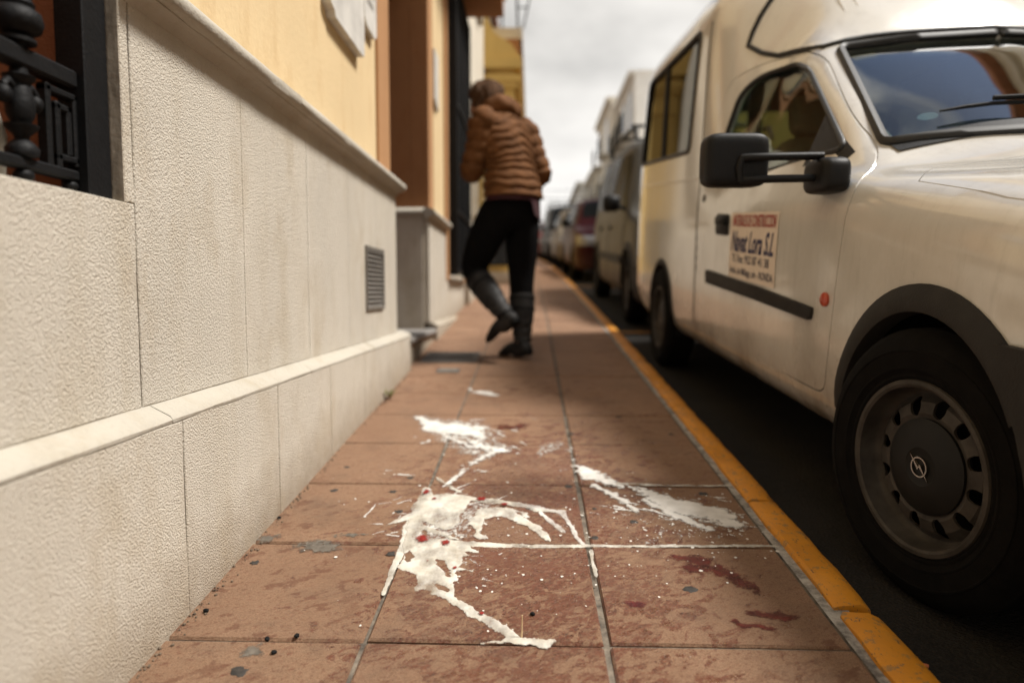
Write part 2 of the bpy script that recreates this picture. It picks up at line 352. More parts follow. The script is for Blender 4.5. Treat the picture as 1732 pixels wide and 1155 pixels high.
M['lamp_glass'] = NM('lamp_glass', col=(.16,.16,.17), rough=.08, coat=.8).m
M['sheet_white'] = simple('sheet_white', (.66,.58,.50), .4, .05, 8)
M['letter_red'] = NM('letter_red', col=(.33,.028,.025), rough=.5).m
M['letter_blue'] = NM('letter_blue', col=(.014,.018,.085), rough=.5).m
M['letter_grey'] = NM('letter_grey', col=(.055,.055,.085), rough=.5).m
M['seat_cloth'] = simple('seat_cloth', (.20,.16,.115), .9, .2, 30)
M['dash'] = simple('dash', (.03,.03,.032), .7, .2, 20)
def glass(name, tint, boost=1.0):
    a = NM(name); t = a.t; t.nodes.remove(a.b)
    ge = a.n('ShaderNodeNewGeometry'); dt = a.n('ShaderNodeVectorMath', operation='DOT_PRODUCT'); a.put(dt.inputs[0], ge.outputs['Normal']); a.put(dt.inputs[1], ge.outputs['Incoming'])
    fr = a.math('ADD', a.math('MULTIPLY', a.math('POWER', a.math('SUBTRACT', 1.0, a.math('ABSOLUTE', dt.outputs['Value'])), 5.0), .96), .045)
    tr = a.n('ShaderNodeBsdfTransparent'); tr.inputs[0].default_value = (*tint,1)
    gl = a.n('ShaderNodeBsdfGlossy'); gl.inputs['Roughness'].default_value = .015; gl.inputs[0].default_value = (.95,.96,.97,1)
    f = a.math('MULTIPLY', fr, boost, True)
    mx = a.n('ShaderNodeMixShader'); a.put(mx.inputs[0], f); t.links.new(tr.outputs[0], mx.inputs[1]); t.links.new(gl.outputs[0], mx.inputs[2]); t.links.new(mx.outputs[0], a.out.inputs[0]); return a.m
M['glass'] = glass('glass', (.74,.82,.78), 1.0); M['glass_tint'] = glass('glass_tint', (.14,.15,.14), .7); M['glass_screen'] = glass('glass_screen', (.62,.68,.66), 2.0)
M['glass_dark'] = simple('glass_dark', (.010,.011,.012), .15, .2, 4, spec=.004)

# ================================================================== the setting
YS = [-9,-6,-4,-2,-1] + [i*.75 for i in range(0,40)] + [31,33,35,38,41,45,50,56,62,70,80,95]
def strip(x0, x1, dz, ys=YS, bend=True):
    P = np.array([[[x + (gx(y) if bend else 0), y, gz(y)+dz] for x in np.linspace(x0,x1,3)] for y in ys]); return MB().grid(P)
mb = MB(); P = np.array([[[x, y, gz(y)-.45] for x in (-900,-60,-8,0,8,60,900)] for y in [-900,-60]+YS+[300,1500]]); mb.grid(P)
mb.build('ground', M['ground'], kind='structure')
road = strip(.56, 4.75, ROAD).build('road', M['asphalt'], kind='structure')
for k, yb in enumerate((5.42, 10.35, 15.4, 20.2)):          # bay marks between parked cars
    x0 = .70+gx(yb)
    m = MB(); P = np.array([[[x, y, gz(y)+ROAD+.004] for x in (x0, x0+.6, x0+1.9)] for y in (yb-.05, yb+.05)]); m.grid(P); m.build('bay_marking', M['road_paint'], road)
strip(4.75, 5.35, .0).build('opposite_pavement', M['grey_stone'], kind='structure')
m = MB(); P = np.array([[[4.75+gx(y), y, gz(y)+z] for z in (-.2, .0)] for y in YS]); m.grid(P); m.build('opposite_kerb', M['grey_stone'], kind='structure')
# pavement: mortar bed + slabs
pav = strip(-1.6, .556, -.0065).build('pavement', M['mortar'], kind='structure')
COLS = [(-.71,-.29),(-.29,.13),(.13,.55)]
ROW0, ROWD = 1.144, .38
def slab_mesh(w, d, seed):
    r = np.random.default_rng(seed); b = .0035; n = 3
    m = MB(); hw, hd = w/2, d/2
    xs = [-hw,-hw+b,hw-b,hw]; ys = [-hd,-hd+b,hd-b,hd]
    P = np.array([[[x + (r.normal(0,.0010) if i in (0,3) else 0), y + (r.normal(0,.0010) if j in (0,3) else 0), -.0045 if (i in (0,3) or j in (0,3)) else 0] for i, x in enumerate(xs)] for j, y in enumerate(ys)])
    m.grid(P); Q = P.copy(); Q[...,2] = -.03
    base = len(m.v); m.add([tuple(q) for q in Q.reshape(-1,3)], [])
    ring = [0,1,2,3,7,11,15,14,13,12,8,4]
    for i in range(12): a_, b_ = ring[i], ring[(i+1)%12]; m.f.append((a_, b_, base+b_, base+a_))
    return m.mesh('paving_slab')
smesh = [slab_mesh(.411, .3735, s) for s in range(6)]
k = 0
for r in range(-4, 94):
    y0 = ROW0 + r*ROWD; yc = y0 + ROWD/2
    for ci, (xa, xb) in enumerate(COLS):
        me = smesh[random.randrange(6)]
        if not me.materials: me.materials.append(M['paving'])
        o = obj('paving_slab', me, None, pav)
        s = math.atan((gz(y0+ROWD)-gz(y0))/ROWD)
        o.location = ((xa+xb)/2 + gx(yc) + (.002 if ci == 2 else -.001), yc, gz(yc) + random.uniform(-.0012,.0012))
        o.rotation_euler = (s + random.gauss(0,.0022), random.gauss(0,.0022), 0)
# kerb of painted stones
kerb = strip(.553, .60, -.004).build('kerb', M['grey_mortar'], kind='structure')
edges = [-.9,-.35,.2,.74,1.268,1.79,2.26,2.80]
while edges[-1] < 60: edges.append(edges[-1] + random.uniform(.48,.58) * (1 if edges[-1] < 14 else 3))
for i in range(len(edges)-1):
    ya, yb = edges[i]+.004, edges[i+1]-.004; n = 7
    if i == 3: yb -= .018                                 # open broken joint
    xl, xr = .572, .655
    prof = [(xl,-.10),(xl+.001,.004),(xl+.008,.010),(xr-.030,.010),(xr-.012,.004),(xr-.002,-.010),(xr,-.03),(xr,-.10)]
    P = []
    r = np.random.default_rng(100+i)
    for j in range(n+1):
        y = ya + (yb-ya)*j/n; q = []
        end = 1 if j in (0,n) else 0
        for (x, z) in prof:
            chip = (r.random()**3)*.008*(end*1.5+.35) if x > xr-.02 else r.normal(0,.0012)
            q.append((x + gx(y) - (chip if x > xr-.03 else 0) + (r.normal(0,.0018) if x < xl+.01 else 0), y + (r.normal(0,.003)*end), z + gz(y) - (chip*.8 if z > -.02 else 0) - (.004*end if z > 0 else 0)))
        P.append(q)
    m = MB().grid(np.array(P)); nn = len(prof)
    m.f += [tuple(range(nn)), tuple(range(n*nn, (n+1)*nn))]
    m.build('kerb_stone', M['kerb_paint'], kerb, smooth=40)

# ------------------------------------------------------------------ numpy value noise
def vnoise(x, y, seed=0):
    xi, yi = np.floor(x).astype(np.int64), np.floor(y).astype(np.int64); fx, fy = x-xi, y-yi
    fx, fy = fx*fx*(3-2*fx), fy*fy*(3-2*fy)
    def h(a, b):
        n = (a*374761393 + b*668265263 + seed*1442695041) & 0x7fffffff; n = ((n ^ (n >> 13))*1274126177) & 0x7fffffff
        return ((n ^ (n >> 16)) & 0xffff)/65535.0
    return (h(xi,yi)*(1-fx)+h(xi+1,yi)*fx)*(1-fy)+(h(xi,yi+1)*(1-fx)+h(xi+1,yi+1)*fx)*fy
def fbm(x, y, seed=0, o=4):
    t = 0; a_ = .5
    for i in range(o): t = t + a_*vnoise(x*2**i, y*2**i, seed+i*17); a_ *= .5
    return t/(1-.5**o)

# ------------------------------------------------------------------ spilled foam
STROKES = {
'main':[[(-0.298,1.862,0.0091,0.0206),(-0.292,1.736,0.0171,0.0252),(-0.296,1.618,0.02,0.0283),(-0.291,1.501,0.0124,0.0217),(-0.295,1.387,0.0075,0.0187),(-0.293,1.304,0.0054,0.0083)],[(-0.27,1.54,0.019,0.02),(-0.173,1.531,0.0377,0.0169),(-0.072,1.52,0.0374,0.0125),(0.027,1.519,0.0249,0.0111),(0.127,1.522,0.0186,0.0097)],[(-0.261,1.488,0.0276,0.0468),(-0.22,1.503,0.0556,0.0544),(-0.177,1.504,0.0433,0.0408),(-0.199,1.438,0.0474,0.0625),(-0.238,1.424,0.0352,0.0368),(-0.165,1.402,0.0231,0.0595),(-0.131,1.478,0.0134,0.0184)],[(-0.231,1.327,0.0154,0.0193),(-0.193,1.317,0.0218,0.0253),(-0.16,1.292,0.0224,0.0264),(-0.121,1.244,0.0226,0.0245),(-0.078,1.208,0.022,0.0214),(-0.036,1.166,0.0222,0.0183),(-0.007,1.149,0.0238,0.0145),(0.021,1.131,0.0159,0.0141),(0.043,1.148,0.0085,0.008)],[(-0.074,1.144,0.019,0.0048),(-0.036,1.148,0.0238,0.0065)],[(-0.27,1.755,0.0431,0.0663),(-0.229,1.775,0.0436,0.0564),(-0.199,1.703,0.0349,0.052),(-0.225,1.636,0.0403,0.0385),(-0.282,1.651,0.0339,0.0261),(-0.339,1.633,0.0201,0.0096)],[(-0.291,1.949,0.0111,0.0135),(-0.246,1.905,0.0218,0.0194),(-0.193,1.844,0.0256,0.0182),(-0.145,1.815,0.0296,0.0196),(-0.085,1.788,0.0365,0.019),(-0.026,1.761,0.0316,0.0166),(0.003,1.734,0.0212,0.0143)],[(-0.124,1.54,0.0253,0.0171),(-0.141,1.591,0.017,0.0303),(-0.153,1.654,0.0163,0.0262),(-0.13,1.708,0.0251,0.0209),(-0.081,1.713,0.028,0.0192),(-0.038,1.681,0.0275,0.0185),(-0.011,1.657,0.0203,0.0164),(0.012,1.594,0.0182,0.0182),(0.047,1.544,0.0139,0.0143)],[(-0.046,1.707,0.0167,0.0121),(-0.018,1.657,0.0135,0.0131)],[(-0.256,1.619,0.008,0.0079),(-0.205,1.582,0.0143,0.0105),(-0.164,1.56,0.0192,0.0088)]],
'streak':[[(-0.012,1.752,0.0214,0.0128),(0.031,1.717,0.028,0.0088),(0.073,1.718,0.0126,0.0105),(0.085,1.676,0.0061,0.015),(0.098,1.612,0.0059,0.0186),(0.107,1.552,0.0057,0.013),(0.118,1.531,0.0056,0.007)],[(0.024,1.7,0.0069,0.0086),(0.05,1.642,0.0067,0.0096),(0.074,1.596,0.0059,0.0091)]],
'upper':[[(-0.441,2.607,0.0254,0.0398),(-0.394,2.511,0.0368,0.0518),(-0.328,2.476,0.0443,0.0504),(-0.274,2.442,0.0397,0.056),(-0.216,2.461,0.0479,0.0497),(-0.167,2.48,0.0201,0.036)],[(-0.247,2.374,0.0289,0.0397),(-0.187,2.343,0.038,0.0322),(-0.307,2.39,0.0194,0.047),(-0.285,2.59,0.0105,0.0314)],[(-0.197,2.235,0.0454,0.0235),(-0.253,2.248,0.0219,0.0149)],[(-0.06,2.214,0.018,0.0173),(-0.096,2.222,0.0325,0.0203),(-0.137,2.159,0.0263,0.022),(-0.169,2.11,0.024,0.0236),(-0.19,2.058,0.0218,0.0225),(-0.202,2.009,0.018,0.0287),(-0.2,1.939,0.0095,0.0201)],[(-0.163,2.034,0.0331,0.0122),(-0.129,2.023,0.0132,0.0097)]],
'right':[[(0.039,2.225,0.027,0.0407),(0.077,2.27,0.0331,0.0423),(0.103,2.241,0.0181,0.0265),(0.047,2.155,0.0262,0.0164)],[(0.085,2.015,0.0245,0.0144),(0.109,2.021,0.0115,0.012)],[(0.129,2.227,0.009,0.0407),(0.127,2.116,0.0094,0.0527),(0.133,2.004,0.0162,0.0379)],[(0.134,2.016,0.018,0.0383),(0.165,1.993,0.0274,0.0328),(0.224,1.949,0.0316,0.0291),(0.265,1.902,0.0339,0.0299),(0.303,1.855,0.03,0.0365),(0.339,1.807,0.0351,0.0424),(0.383,1.77,0.043,0.0444),(0.424,1.735,0.0421,0.0391),(0.472,1.705,0.0413,0.0343),(0.514,1.686,0.0272,0.0269),(0.538,1.686,0.0095,0.0235)],[(0.335,1.742,0.0353,0.0251),(0.392,1.683,0.0409,0.0168),(0.455,1.668,0.0337,0.0148)],[(0.173,1.904,0.0154,0.0171),(0.213,1.853,0.0195,0.0162),(0.249,1.786,0.0174,0.0151),(0.265,1.723,0.0112,0.0176)],[(0.268,1.672,0.0204,0.0166),(0.301,1.594,0.0155,0.0136),(0.267,1.549,0.0151,0.0086)],[(0.349,1.58,0.0192,0.0089),(0.431,1.575,0.0166,0.0118)],[(0.222,1.927,0.0234,0.0088),(0.343,1.912,0.0464,0.0075),(0.458,1.909,0.0462,0.0064),(0.553,1.909,0.023,0.0064)],[(0.127,1.522,0.0186,0.0083),(0.276,1.525,0.0496,0.0069),(0.419,1.53,0.0496,0.007),(0.549,1.532,0.0248,0.007)],[(0.133,1.484,0.0055,0.0264),(0.134,1.433,0.0053,0.0296),(0.134,1.386,0.0045,0.0162)],[(0.133,1.25,0.0041,0.0133),(0.132,1.2,0.0059,0.0088)],[(0.386,1.452,0.0153,0.0063),(0.402,1.442,0.0094,0.005)]],
'far':[[(-0.23,3.054,0.0617,0.0325),(-0.165,2.991,0.0242,0.0208)],[(-0.285,3.108,0.0176,0.0281)]],
'red_dark':[[(0.32,1.473,0.018,0.0104),(0.353,1.457,0.0296,0.0228),(0.384,1.421,0.0347,0.0217),(0.412,1.398,0.0227,0.0164),(0.425,1.365,0.02,0.0156),(0.437,1.333,0.0217,0.0128)],[(0.34,1.426,0.0174,0.0097),(0.368,1.403,0.0171,0.0118)],[(0.197,1.286,0.0147,0.012),(0.361,1.29,0.0063,0.01)],[(0.411,1.252,0.0204,0.0132),(0.441,1.248,0.0305,0.0113),(0.468,1.24,0.0202,0.0129)],[(0.374,1.228,0.008,0.0091),(0.389,1.211,0.0099,0.0089),(0.425,1.203,0.0118,0.007)],[(-0.067,2.5,0.0607,0.0329),(-0.117,2.481,0.0201,0.018)],[(-0.218,2.273,0.024,0.0243)]],
'red_bright':[[(-0.252,1.547,0.0153,0.0173),(-0.252,1.529,0.0126,0.0113)],[(-0.201,1.524,0.0138,0.0168)],[(-0.289,1.832,0.0105,0.018)],[(-0.132,1.785,0.0175,0.0133)],[(-0.072,1.751,0.0129,0.0109)],[(-0.164,1.404,0.0058,0.0072)],[(-0.091,1.228,0.0071,0.0046)],[(-0.26,1.783,0.0066,0.0076)],[(-0.223,1.431,0.0035,0.0049)]],
}
POLYS = {
'main':[[(-0.272,1.555),(-0.24,1.561),(-0.206,1.553),(-0.166,1.535),(-0.136,1.522),(-0.135,1.51),(-0.118,1.491),(-0.113,1.475),(-0.129,1.483),(-0.148,1.484),(-0.137,1.467),(-0.148,1.457),(-0.143,1.432),(-0.15,1.413),(-0.128,1.402),(-0.115,1.417),(-0.124,1.39),(-0.14,1.398),(-0.155,1.395),(-0.15,1.369),(-0.149,1.349),(-0.159,1.354),(-0.151,1.332),(-0.146,1.295),(-0.13,1.275),(-0.113,1.263),(-0.098,1.242),(-0.074,1.228),(-0.058,1.21),(-0.042,1.197),(-0.032,1.184),(-0.019,1.172),(-0.007,1.157),(0.013,1.156),(0.042,1.154),(0.048,1.146),(0.039,1.136),(0.029,1.118),(0.012,1.124),(-0.001,1.133),(-0.023,1.136),(-0.047,1.138),(-0.071,1.137),(-0.09,1.14),(-0.077,1.147),(-0.055,1.154),(-0.047,1.16),(-0.059,1.175),(-0.08,1.196),(-0.103,1.209),(-0.118,1.22),(-0.126,1.236),(-0.147,1.26),(-0.166,1.279),(-0.184,1.294),(-0.202,1.307),(-0.215,1.322),(-0.223,1.32),(-0.225,1.306),(-0.237,1.309),(-0.242,1.324),(-0.236,1.344),(-0.241,1.366),(-0.255,1.387),(-0.274,1.395),(-0.285,1.41),(-0.284,1.435),(-0.283,1.454),(-0.29,1.487),(-0.293,1.515),(-0.269,1.522)],[(-0.303,1.872),(-0.282,1.877),(-0.271,1.822),(-0.237,1.833),(-0.191,1.824),(-0.145,1.805),(-0.085,1.797),(-0.012,1.761),(0.01,1.734),(0.073,1.718),(0.069,1.706),(0.003,1.708),(-0.011,1.734),(-0.047,1.742),(-0.076,1.76),(-0.119,1.759),(-0.157,1.776),(-0.167,1.73),(-0.177,1.686),(-0.178,1.637),(-0.188,1.605),(-0.207,1.597),(-0.236,1.619),(-0.27,1.643),(-0.264,1.627),(-0.206,1.589),(-0.163,1.553),(-0.168,1.543),(-0.216,1.566),(-0.259,1.596),(-0.263,1.558),(-0.263,1.501),(-0.282,1.501),(-0.294,1.514),(-0.302,1.579),(-0.309,1.65),(-0.333,1.633),(-0.363,1.604),(-0.332,1.666),(-0.311,1.7),(-0.313,1.754),(-0.301,1.812)],[(-0.151,1.67),(-0.138,1.719),(-0.104,1.737),(-0.068,1.733),(-0.039,1.716),(-0.011,1.673),(0.013,1.633),(0.029,1.595),(0.053,1.544),(0.043,1.53),(0.022,1.558),(0.006,1.587),(-0.014,1.625),(-0.037,1.637),(-0.066,1.672),(-0.093,1.68),(-0.113,1.663),(-0.117,1.622),(-0.121,1.584),(-0.099,1.547),(-0.124,1.54),(-0.138,1.561),(-0.135,1.599),(-0.157,1.629)],[(-0.071,1.733),(-0.04,1.728),(-0.008,1.708),(0.003,1.674),(-0.014,1.67),(-0.032,1.707),(-0.067,1.715)],[(-0.297,1.96),(-0.276,1.956),(-0.239,1.912),(-0.194,1.85),(-0.175,1.818),(-0.207,1.838),(-0.243,1.884)]],
'hole':[[(-0.19,1.337),(-0.175,1.334),(-0.164,1.321),(-0.167,1.316),(-0.183,1.326)],[(-0.202,1.45),(-0.189,1.443),(-0.182,1.412),(-0.168,1.371),(-0.176,1.377),(-0.189,1.406),(-0.197,1.424)],[(-0.28,1.471),(-0.271,1.481),(-0.262,1.455),(-0.269,1.435),(-0.277,1.445)]],
'upper':[[(-0.469,2.647),(-0.415,2.648),(-0.375,2.588),(-0.317,2.551),(-0.29,2.59),(-0.264,2.533),(-0.2,2.515),(-0.148,2.498),(-0.159,2.427),(-0.149,2.344),(-0.174,2.296),(-0.217,2.358),(-0.257,2.374),(-0.296,2.373),(-0.349,2.406),(-0.403,2.439),(-0.422,2.492),(-0.426,2.548),(-0.453,2.587)],[(-0.236,2.264),(-0.182,2.28),(-0.107,2.266),(-0.06,2.223),(-0.059,2.194),(-0.103,2.179),(-0.136,2.137),(-0.159,2.097),(-0.182,2.071),(-0.193,2.009),(-0.202,1.928),(-0.211,1.939),(-0.209,1.997),(-0.225,2.033),(-0.209,2.083),(-0.179,2.136),(-0.148,2.192),(-0.177,2.22),(-0.222,2.219)],[(-0.186,2.014),(-0.155,2.039),(-0.12,2.015),(-0.151,1.996)],[(-0.315,2.373),(-0.286,2.373),(-0.279,2.278),(-0.304,2.293)]],
'right':[[(0.123,2.286),(0.141,2.242),(0.136,2.117),(0.154,2.066),(0.194,2.054),(0.228,1.983),(0.267,1.917),(0.324,1.887),(0.369,1.847),(0.42,1.809),(0.461,1.772),(0.506,1.755),(0.533,1.703),(0.539,1.678),(0.504,1.653),(0.458,1.652),(0.422,1.667),(0.392,1.683),(0.363,1.674),(0.344,1.716),(0.314,1.742),(0.3,1.787),(0.287,1.845),(0.254,1.875),(0.224,1.884),(0.188,1.905),(0.152,1.936),(0.127,1.969),(0.12,2.065)],[(0.177,1.904),(0.214,1.863),(0.252,1.805),(0.27,1.732),(0.259,1.705),(0.239,1.767),(0.204,1.833)],[(0.262,1.68),(0.295,1.672),(0.284,1.648),(0.264,1.65)],[(0.289,1.601),(0.318,1.617),(0.315,1.587),(0.29,1.571)],[(0.262,1.556),(0.286,1.564),(0.278,1.539),(0.262,1.536)],[(0.424,1.574),(0.449,1.597),(0.449,1.582),(0.423,1.546)],[(0.346,1.595),(0.364,1.588),(0.353,1.57),(0.338,1.572)]],
'film':[[(-0.282,1.832),(-0.188,1.795),(-0.083,1.759),(-0.067,1.706),(-0.133,1.654),(-0.136,1.532),(-0.251,1.544),(-0.282,1.501),(-0.31,1.618),(-0.29,1.701)],[(0.012,2.21),(0.04,2.3),(0.097,2.333),(0.123,2.271),(0.093,2.226),(0.056,2.183),(0.038,2.128),(0.012,2.154)],[(0.06,2.003),(0.103,2.052),(0.114,2.028),(0.076,1.996)],[(0.287,1.845),(0.373,1.827),(0.511,1.746),(0.543,1.67),(0.497,1.606),(0.414,1.635),(0.327,1.665)],[(-0.462,2.668),(-0.162,2.554),(-0.051,2.238),(-0.165,2.059),(-0.289,2.247),(-0.397,2.405)]],
}
def poly_sd(poly, X, Y):
    P = np.array(poly); n = len(P); d = np.full(X.shape, 9.0); ins = np.zeros(X.shape, bool)
    for i in range(n):
        (ax, ay), (bx, by) = P[i], P[(i+1)%n]; ex, ey = bx-ax, by-ay; t = np.clip(((X-ax)*ex+(Y-ay)*ey)/(ex*ex+ey*ey+1e-12),0,1)
        d = np.minimum(d, np.hypot(X-ax-t*ex, Y-ay-t*ey)); ins ^= ((ay > Y) != (by > Y)) & (X < (bx-ax)*(Y-ay)/(by-ay+1e-12)+ax)
    return np.where(ins, d, -d)
def spill(name, strokes, mat, step, hmax, warp, seed, thr=0.0, lacy=.5, parent=None, base=.0012, expand=1.0, polys=(), holes=(), width=.016, **k):
    pts = []
    for st in strokes:
        for i in range(len(st)-1):
            p, q = np.array(st[i]), np.array(st[i+1]); n = max(2, int(np.hypot(*(q-p)[:2])/max(.004, .35*min(p[2],p[3],q[2],q[3])))+1)
            for t in np.linspace(0,1,n): pts.append(p*(1-t)+q*t)
        if len(st) == 1: pts.append(np.array(st[0]))
    pts += [np.array((q[0],q[1],.001,.001)) for pl in polys for q in pl]
    A = np.array(pts); A[:,2:] *= expand; pad = .05
    x0, x1, y0, y1 = (A[:,0]-A[:,2]).min()-pad, (A[:,0]+A[:,2]).max()+pad, (A[:,1]-A[:,3]).min()-pad, (A[:,1]+A[:,3]).max()+pad
    nx, ny = int((x1-x0)/step)+2, int((y1-y0)/(step*1.25))+2
    X, Y = np.meshgrid(np.linspace(x0,x1,nx), np.linspace(y0,y1,ny)); F = np.full(X.shape, -1.0)
    wx = X + warp*(fbm(X*28,Y*22,seed)-.5)*2 + warp*.35*(fbm(X*95,Y*75,seed+5)-.5)*2
    wy = Y + warp*1.4*(fbm(X*28,Y*22,seed+9)-.5)*2 + warp*.6*(fbm(X*95,Y*75,seed+15)-.5)*2
    for (cx_, cy_, rx, ry) in A:
        i0, i1 = np.searchsorted(X[0], [cx_-2*rx-.03, cx_+2*rx+.03]); j0, j1 = np.searchsorted(Y[:,0], [cy_-2*ry-.03, cy_+2*ry+.03])
        sl = (slice(j0,j1), slice(i0,i1)); d = 1-np.sqrt(((wx[sl]-cx_)/rx)**2+((wy[sl]-cy_)/ry)**2)
        F[sl] = np.maximum(F[sl], d)
    for pl in polys: F = np.maximum(F, np.clip(poly_sd(pl, wx, wy)/width, -1, 1))
    for pl in holes: F = np.minimum(F, np.clip(-poly_sd(pl, wx, wy)/width, -1, 1))
    hole = fbm(X*60, Y*48, seed+30, 4); fine = fbm(X*190, Y*130, seed+60, 3); edge_ = np.clip(1.15-1.6*np.clip(F,0,1),0,1)
    F = F - lacy*np.clip(hole-.45, 0, 1)*1.9 - lacy*.9*(fine-.42)*edge_ - thr
    keep = F > 0
    gy, gx_ = np.gradient(F, Y[1,0]-Y[0,0], X[0,1]-X[0,0]); g2 = gx_**2+gy**2+1e-6
    out = ~keep; sh = np.where(out, -F/g2, 0); lim = step*1.3
    Xs = X + np.clip(sh*gx_, -lim, lim); Ys = Y + np.clip(sh*gy, -lim, lim)
    cell = (keep[:-1,:-1].astype(int)+keep[1:,:-1]+keep[:-1,1:]+keep[1:,1:]) >= 2
    Fp = np.clip(F, 0, 1); dome = np.clip(Fp*1.9,0,1)**.75
    bub = fbm(X*210, Y*170, seed+50, 3)
    H = hmax*dome*(.55+.75*fbm(X*32,Y*26,seed+40)) + hmax*.22*(bub-.5)*dome
    Z = .082*Ys + base + np.maximum(H, 0)
    ids = -np.ones(X.shape, int); used = np.zeros(X.shape, bool)
    used[:-1,:-1] |= cell; used[1:,:-1] |= cell; used[:-1,1:] |= cell; used[1:,1:] |= cell
    ids[used] = np.arange(used.sum()); cj, ci = np.nonzero(cell)
    faces = np.stack([ids[cj,ci], ids[cj,ci+1], ids[cj+1,ci+1], ids[cj+1,ci]], 1)
    me = bpy.data.meshes.new(name); me.from_pydata(np.stack([Xs[used],Ys[used],Z[used]],1).tolist(), [], faces.tolist())
    at = me.attributes.new('thick', 'FLOAT', 'POINT'); at.data.foreach_set('value', Fp[used].astype(np.float32))
    me.polygons.foreach_set('use_smooth', [True]*len(me.polygons)); me.update()
    return obj(name, me, mat, parent, **k)
def foam_mat(name, c1, c2, lo, hi, rough=.45, spots=True):
    a = NM(name, rough=rough, sss=0.0); p = a.pos(); t = a.attr('thick')
    c = a.mix(a.ramp(a.noise(p,24,5,.6),.35,.65), c1, c2)
    if spots: c = a.mix(a.math('MULTIPLY',a.ramp(a.noise(p,11,4,.6),.60,.72),.35), c, (.42,.31,.17))
    a.set('col', c)
    n = a.noise(a.map(p,(1,1,1)), 140, 4, .7)
    al = a.ramp(a.math('ADD', t, a.math('MULTIPLY', a.math('ADD', n, -.5), .55)), lo, hi); al = a.math('MULTIPLY', al, a.ramp(a.noise(a.map(p,(1,.6,1),(0,0,R(20))), 16, 4, .60), .36, .58, (.34,.34,.34), (1,1,1))); a.set('alpha', al)
    a.set('normal', a.bump(a.math('ADD', a.voro(p, 420), a.noise(p,260,3)), .12, .0010)); return a.m
M['foam'] = foam_mat('foam', (.48,.44,.365), (.62,.595,.535), -.04, .18)
a = NM('foam_film', rough=.35); p = a.pos(); t = a.attr('thick'); a.set('col', (.56,.54,.50))
n = a.noise(a.map(p,(1,.55,1),(0,0,R(25))), 75, 6, .68, .5)
a.set('alpha', a.math('MULTIPLY', a.math('MULTIPLY', a.ramp(n,.46,.64), a.ramp(t,.03,.5)), .95)); M['film'] = a.m
a = NM('foam_spray', rough=.4); p = a.pos(); t = a.attr('thick'); a.set('col', a.mix(a.ramp(a.noise(p,26,5),.35,.65),(.56,.54,.50),(.72,.70,.66))); n = a.noise(a.map(p,(.7,1.6,1),(0,0,R(28))), 60, 7, .72)
a.set('alpha', a.ramp(a.math('ADD', t, a.math('MULTIPLY', a.math('ADD', n, -.5), 2.2)), .0, .48)); M['foam_spray'] = a.m
M['foam_thin'] = foam_mat('foam_thin', (.64,.61,.56), (.72,.70,.66), .02, .50, .4, False)
a = NM('wine_stain', rough=.28, spec=.6); p = a.pos(); t = a.attr('thick'); a.set('col', a.mix(a.ramp(a.noise(p,40,4),.35,.65), (.045,.006,.006), (.13,.018,.014)))
a.set('alpha', a.math('MULTIPLY', a.ramp(a.math('ADD', t, a.math('MULTIPLY', a.math('ADD', a.noise(p,120,5,.75),-.5), 2.2)), .10, .50), .70)); M['wine_stain'] = a.m
a = NM('red_blob', rough=.3); p = a.pos(); t = a.attr('thick'); a.set('col', a.mix(a.ramp(a.noise(p,150,3),.35,.65), (.16,.007,.007), (.26,.024,.020)))
a.set('alpha', a.ramp(a.math('ADD', t, a.math('MULTIPLY', a.math('ADD', a.noise(p,200,3),-.5), 1.5)), .10, .55)); M['red_blob'] = a.m
JOINT = [STROKES['main'][0], STROKES['main'][1], STROKES['right'][8], STROKES['right'][9], STROKES['right'][10]]
RIGHT = [q for i, q in enumerate(STROKES['right']) if i not in (8,9,10,11)]
spill('milk_line', JOINT, M['foam'], .0022, .0012, .0034, 91, lacy=.45, expand=.95, base=.0004, label='white liquid filling the slab joints in straight lines', cat='foam spill')
f0 = spill('foam_spill', [], M['foam'], .0019, .0026, .0070, 3, lacy=.36, polys=POLYS['main'], holes=POLYS['hole'], width=.015, label='thick cream foam spill with red flecks running toward the wooden toothpick', cat='foam spill')
spill('film', [], M['film'], .0028, .0005, .012, 71, lacy=.9, polys=POLYS['film'][:1], width=.03, base=.0010, parent=f0)
spill('foam_spill', STROKES['streak'], M['foam_thin'], .0024, .0012, .007, 13, lacy=.45, base=.0014, expand=1.25, label='thin watery white trickle curling right of the thick foam', cat='foam spill')
f1 = spill('foam_spill', [[(-.205,1.99,.012,.03),(-.222,1.945,.010,.03),(-.240,1.905,.012,.02)],[(-.20,2.30,.02,.03),(-.16,2.24,.03,.02)]], M['foam_spray'], .0026, .0026, .011, 23, lacy=.85, polys=POLYS['upper'], width=.034, label='white foam patch and streak behind the main spill, nearest the wall', cat='foam spill')
spill('film', [], M['film'], .0032, .0005, .018, 73, lacy=1.0, polys=POLYS['film'][4:], width=.05, base=.0010, parent=f1)
f2 = spill('foam_spill', [STROKES['right'][5], [(.30,1.80,.012,.02),(.36,1.70,.02,.03),(.42,1.63,.025,.03)], [(.44,1.70,.03,.02),(.50,1.64,.03,.025)]], M['foam_spray'], .0024, .0020, .011, 33, lacy=.85, polys=POLYS['right'], width=.036, label='white foam spray fanning along the slab joint toward the yellow kerb', cat='foam spill')
spill('film', [], M['film'], .0030, .0005, .014, 75, lacy=1.0, polys=POLYS['film'][3:4], width=.035, base=.0010, parent=f2)
spill('film', [], M['film'], .0030, .0005, .014, 77, lacy=.6, polys=POLYS['film'][1:2], width=.035, base=.0010, parent=f2)
spill('film', [], M['film'], .0030, .0005, .010, 78, lacy=.6, polys=POLYS['film'][2:3], width=.02, base=.0010, parent=f2)
